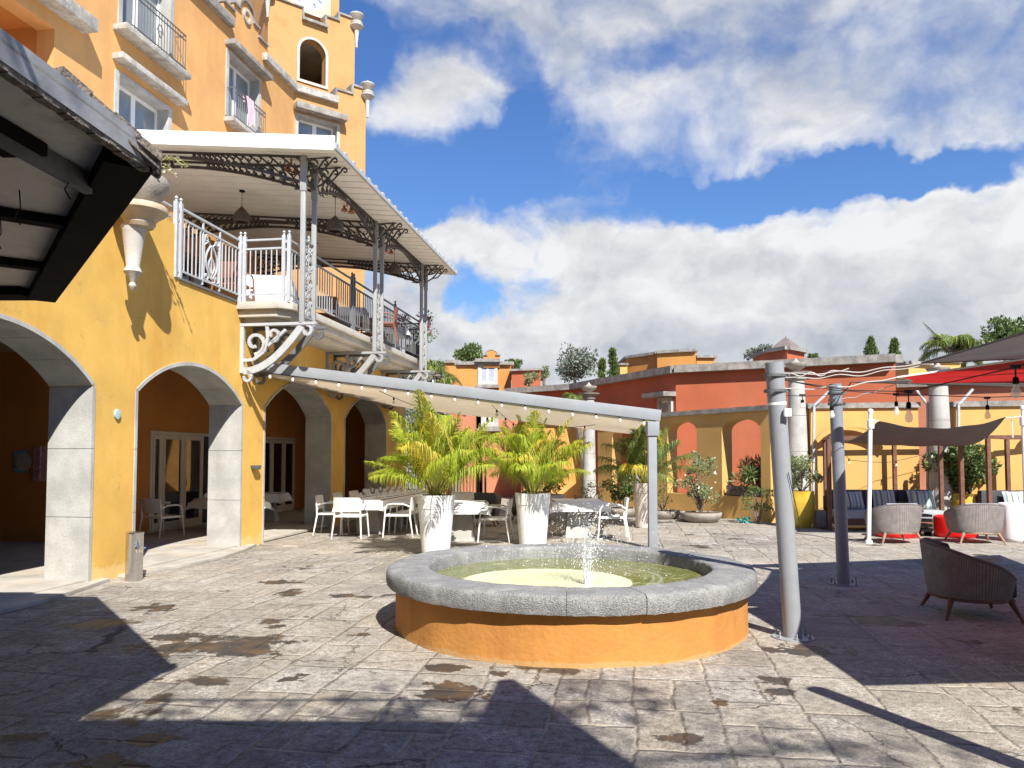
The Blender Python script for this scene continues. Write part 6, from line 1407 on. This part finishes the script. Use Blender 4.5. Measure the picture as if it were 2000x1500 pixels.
block('salmon_house', 'salmon wall continuing behind the right columns and the sails', [(xz(1753, 24.9), 24.9), (xz(2200, 22.0), 22.0)], 3.85, 5, salmon, .3, .15)
tr_ = block('roof_turret', 'small red turret with slate pyramid roof on the skyline', [(xz(1499, 44), 44), (xz(1540, 42.6), 42.6), (xz(1574, 44), 44)], 7.55, 2.4, terra, .35, .2, 'turret')
q = MB(); cx, cy = xz(1538, 44), 44.0; zt = AT(1534, 657, 44).z; e = .95
q.add([(cx - e, cy - .2, 7.80), (cx, cy - e, 7.80), (cx + e, cy, 7.80), (cx, cy + e, 7.80), (cx - .15, cy, zt - .12), (cx, cy - .15, zt - .12), (cx + .15, cy, zt - .12), (cx, cy + .15, zt - .12)], [(0, 1, 5, 4), (1, 2, 6, 5), (2, 3, 7, 6), (3, 0, 4, 7), (4, 5, 6, 7), (3, 2, 1, 0)]); q.lathe([(0, 0), (.07, .02), (.03, .1), (0, .2)], (cx, cy, zt - .12), 8); q.build('pyramid_roof', tile, tr_)
cb_ = block('yellow_house', 'low yellow house with dark copings on the skyline above the right column', [(xz(1752, 40), 40), (xz(1778, 38), 38), (xz(1822, 38.6), 38.6)], 6.2, 4, ochre, .3, .15)
block('yellow_house', 'small yellow rooftop block just below the coconut palm', [(xz(1836, 42), 42), (xz(1880, 42), 42)], 6.75, 3, ochre, .2, .1)
# ------------------------------------------------------------------ trees
def tree(label, px, pyt, pyb, Y, rpx, m, n, L, w, seed, clumps=22, shape='round', cat='tree', lop=1.0, nm='broadleaf_tree', dens=1.0):
    random.seed(seed); b = AT(px, pyb, Y); top = AT(px, pyt, Y); r = rpx / 1500 * Y; h = top.z - b.z; base = Vector((b.x, Y, 0)); t = thing(nm, label, cat, base); st = MB(); lf_ = MB(); mid = Vector((b.x, Y, b.z + h * .35))
    st.tube([base, Vector((b.x + .1, Y, b.z * .6)), mid], [.22, .16, .09], 8)
    for k in range(clumps):
        u = rv(); f = random.random() ** .4; 
        if shape == 'cone': zz = random.random(); rr = r * (1 - zz) ** .75; c = Vector((b.x + rr * .55 * math.cos(k * 2.4), Y + rr * .55 * math.sin(k * 2.4), b.z + h * zz * .97)); s = max(.14, r * .42 * (1 - zz) + .10)
        else: c = Vector((b.x + u.x * r * f * .85, Y + u.y * r * f * .85, b.z + h * .5 + u.z * h * .45 * f)); s = r * random.uniform(.22, .38)
        cloud(lf_, c, (s, s, s * (.8 if shape != 'cone' else 1.6)), n // clumps, L, w, up=.3 if shape != 'cone' else 1.2)
        if shape != 'cone': st.tube([mid, mid.lerp(c, .5) + Vector((0, 0, h * .04)), c], [.06, .04, .012], 5)
    if shape == 'cone': st.tube([mid, top - Vector((0, 0, .3))], [.09, .02], 6)
    st.build('trunk', bark, t); lf_.build('crown', m, t); return t
tree('open grey-green tree rising behind the terracotta coping at centre', 1122, 676, 742, 52, 46, leafs, 2600, .24, .12, 31, clumps=40)
tree('tall narrow cypress left of the orange skyline building', 1197, 678, 742, 50, 11, leafg, 1800, .20, .07, 32, shape='cone', clumps=26, nm='cypress_tree'); tree('shorter narrow cypress left of its taller neighbour', 1176, 704, 742, 49, 9, leafg, 1200, .2, .07, 33, shape='cone', clumps=20, nm='cypress_tree')
tree('narrow cypress above the right part of the terracotta building', 1701, 662, 700, 55, 14, leafg, 1800, .22, .08, 34, shape='cone', clumps=22, nm='cypress_tree'); tree('slim cypress near the low yellow skyline house', 1747, 666, 705, 55, 12, leafg, 1500, .22, .08, 35, shape='cone', clumps=22, nm='cypress_tree')
tree('broad dark tree at the right edge of the skyline', 1990, 612, 720, 48, 68, leafg, 5200, .26, .12, 36, clumps=34)
tree('low tree left of the slate roofed turret', 1480, 672, 712, 50, 26, leafs, 1500, .2, .1, 37, clumps=14); tree('small bush top right of the slate roofed turret', 1590, 690, 706, 50, 10, leafg, 400, .2, .1, 38, clumps=6)
tree('leafy tree behind the gabled orange house', 915, 676, 715, 56, 36, leafg, 1800, .24, .11, 39, clumps=16); tree('small tree right of the gabled orange house', 1003, 700, 725, 54, 18, leafg, 800, .22, .1, 40, clumps=10)
tree('silvery hedge tree under the pergola above the left palm', 828, 786, 860, 29, 46, leafs, 3200, .14, .06, 41, clumps=24); tree('dark tree filling the gap between the salmon houses', 936, 790, 900, 34, 22, leafd, 1600, .16, .08, 42, clumps=14)
tree('light bush growing beside the red house', 1035, 728, 752, 41, 18, leafl, 700, .14, .06, 43, clumps=9); tree('sparse shrub top between houses and open tree', 1062, 712, 748, 48, 14, leafl, 500, .16, .07, 44, clumps=8)
def far_palm(label, px, py, Y, L, nf, seed, wind=0, mats=None):
    random.seed(seed); c = AT(px, py, Y); t = thing('coconut_palm', label, 'palm', Vector((c.x, Y, 0))); st = MB(); lf_ = MB(); st.tube([Vector((c.x + .5, Y, 0)), Vector((c.x + .3, Y, c.z * .5)), c], [.2, .15, .12], 8)
    for k in range(nf):
        az = 6.283 * k / nf + random.uniform(-.2, .2); el = random.uniform(.1, 1.2)
        if wind: az = az * .5 if random.random() < .5 else random.uniform(-.9, .9)
        frond(lf_, st, c, az, L * random.uniform(.85, 1.1), el, random.uniform(.5, .9), 44, L * .42, L * .028, lambda tt: 0 if random.random() < .93 else 1)
    if wind: frond(lf_, st, c, 2.9, L * 1.1, .85, .0, 40, L * .16, L * .025, lambda tt: 0)
    st.build('trunk', bark, t); lf_.build('frond', mats or [MATS['green_palm_leaf'], arecay], t)
far_palm('windblown coconut palm on the skyline at right', 1856, 688, 58, 2.5, 30, 61, wind=1); far_palm('pale palm just right of the terrace end', 838, 735, 33, 1.35, 16, 62); far_palm('low palm behind the pergola beam at left', 868, 768, 30, 1.0, 12, 63)
far_palm('pale palm tuft left of the bowl topped column', 1122, 790, 27, .75, 10, 64)
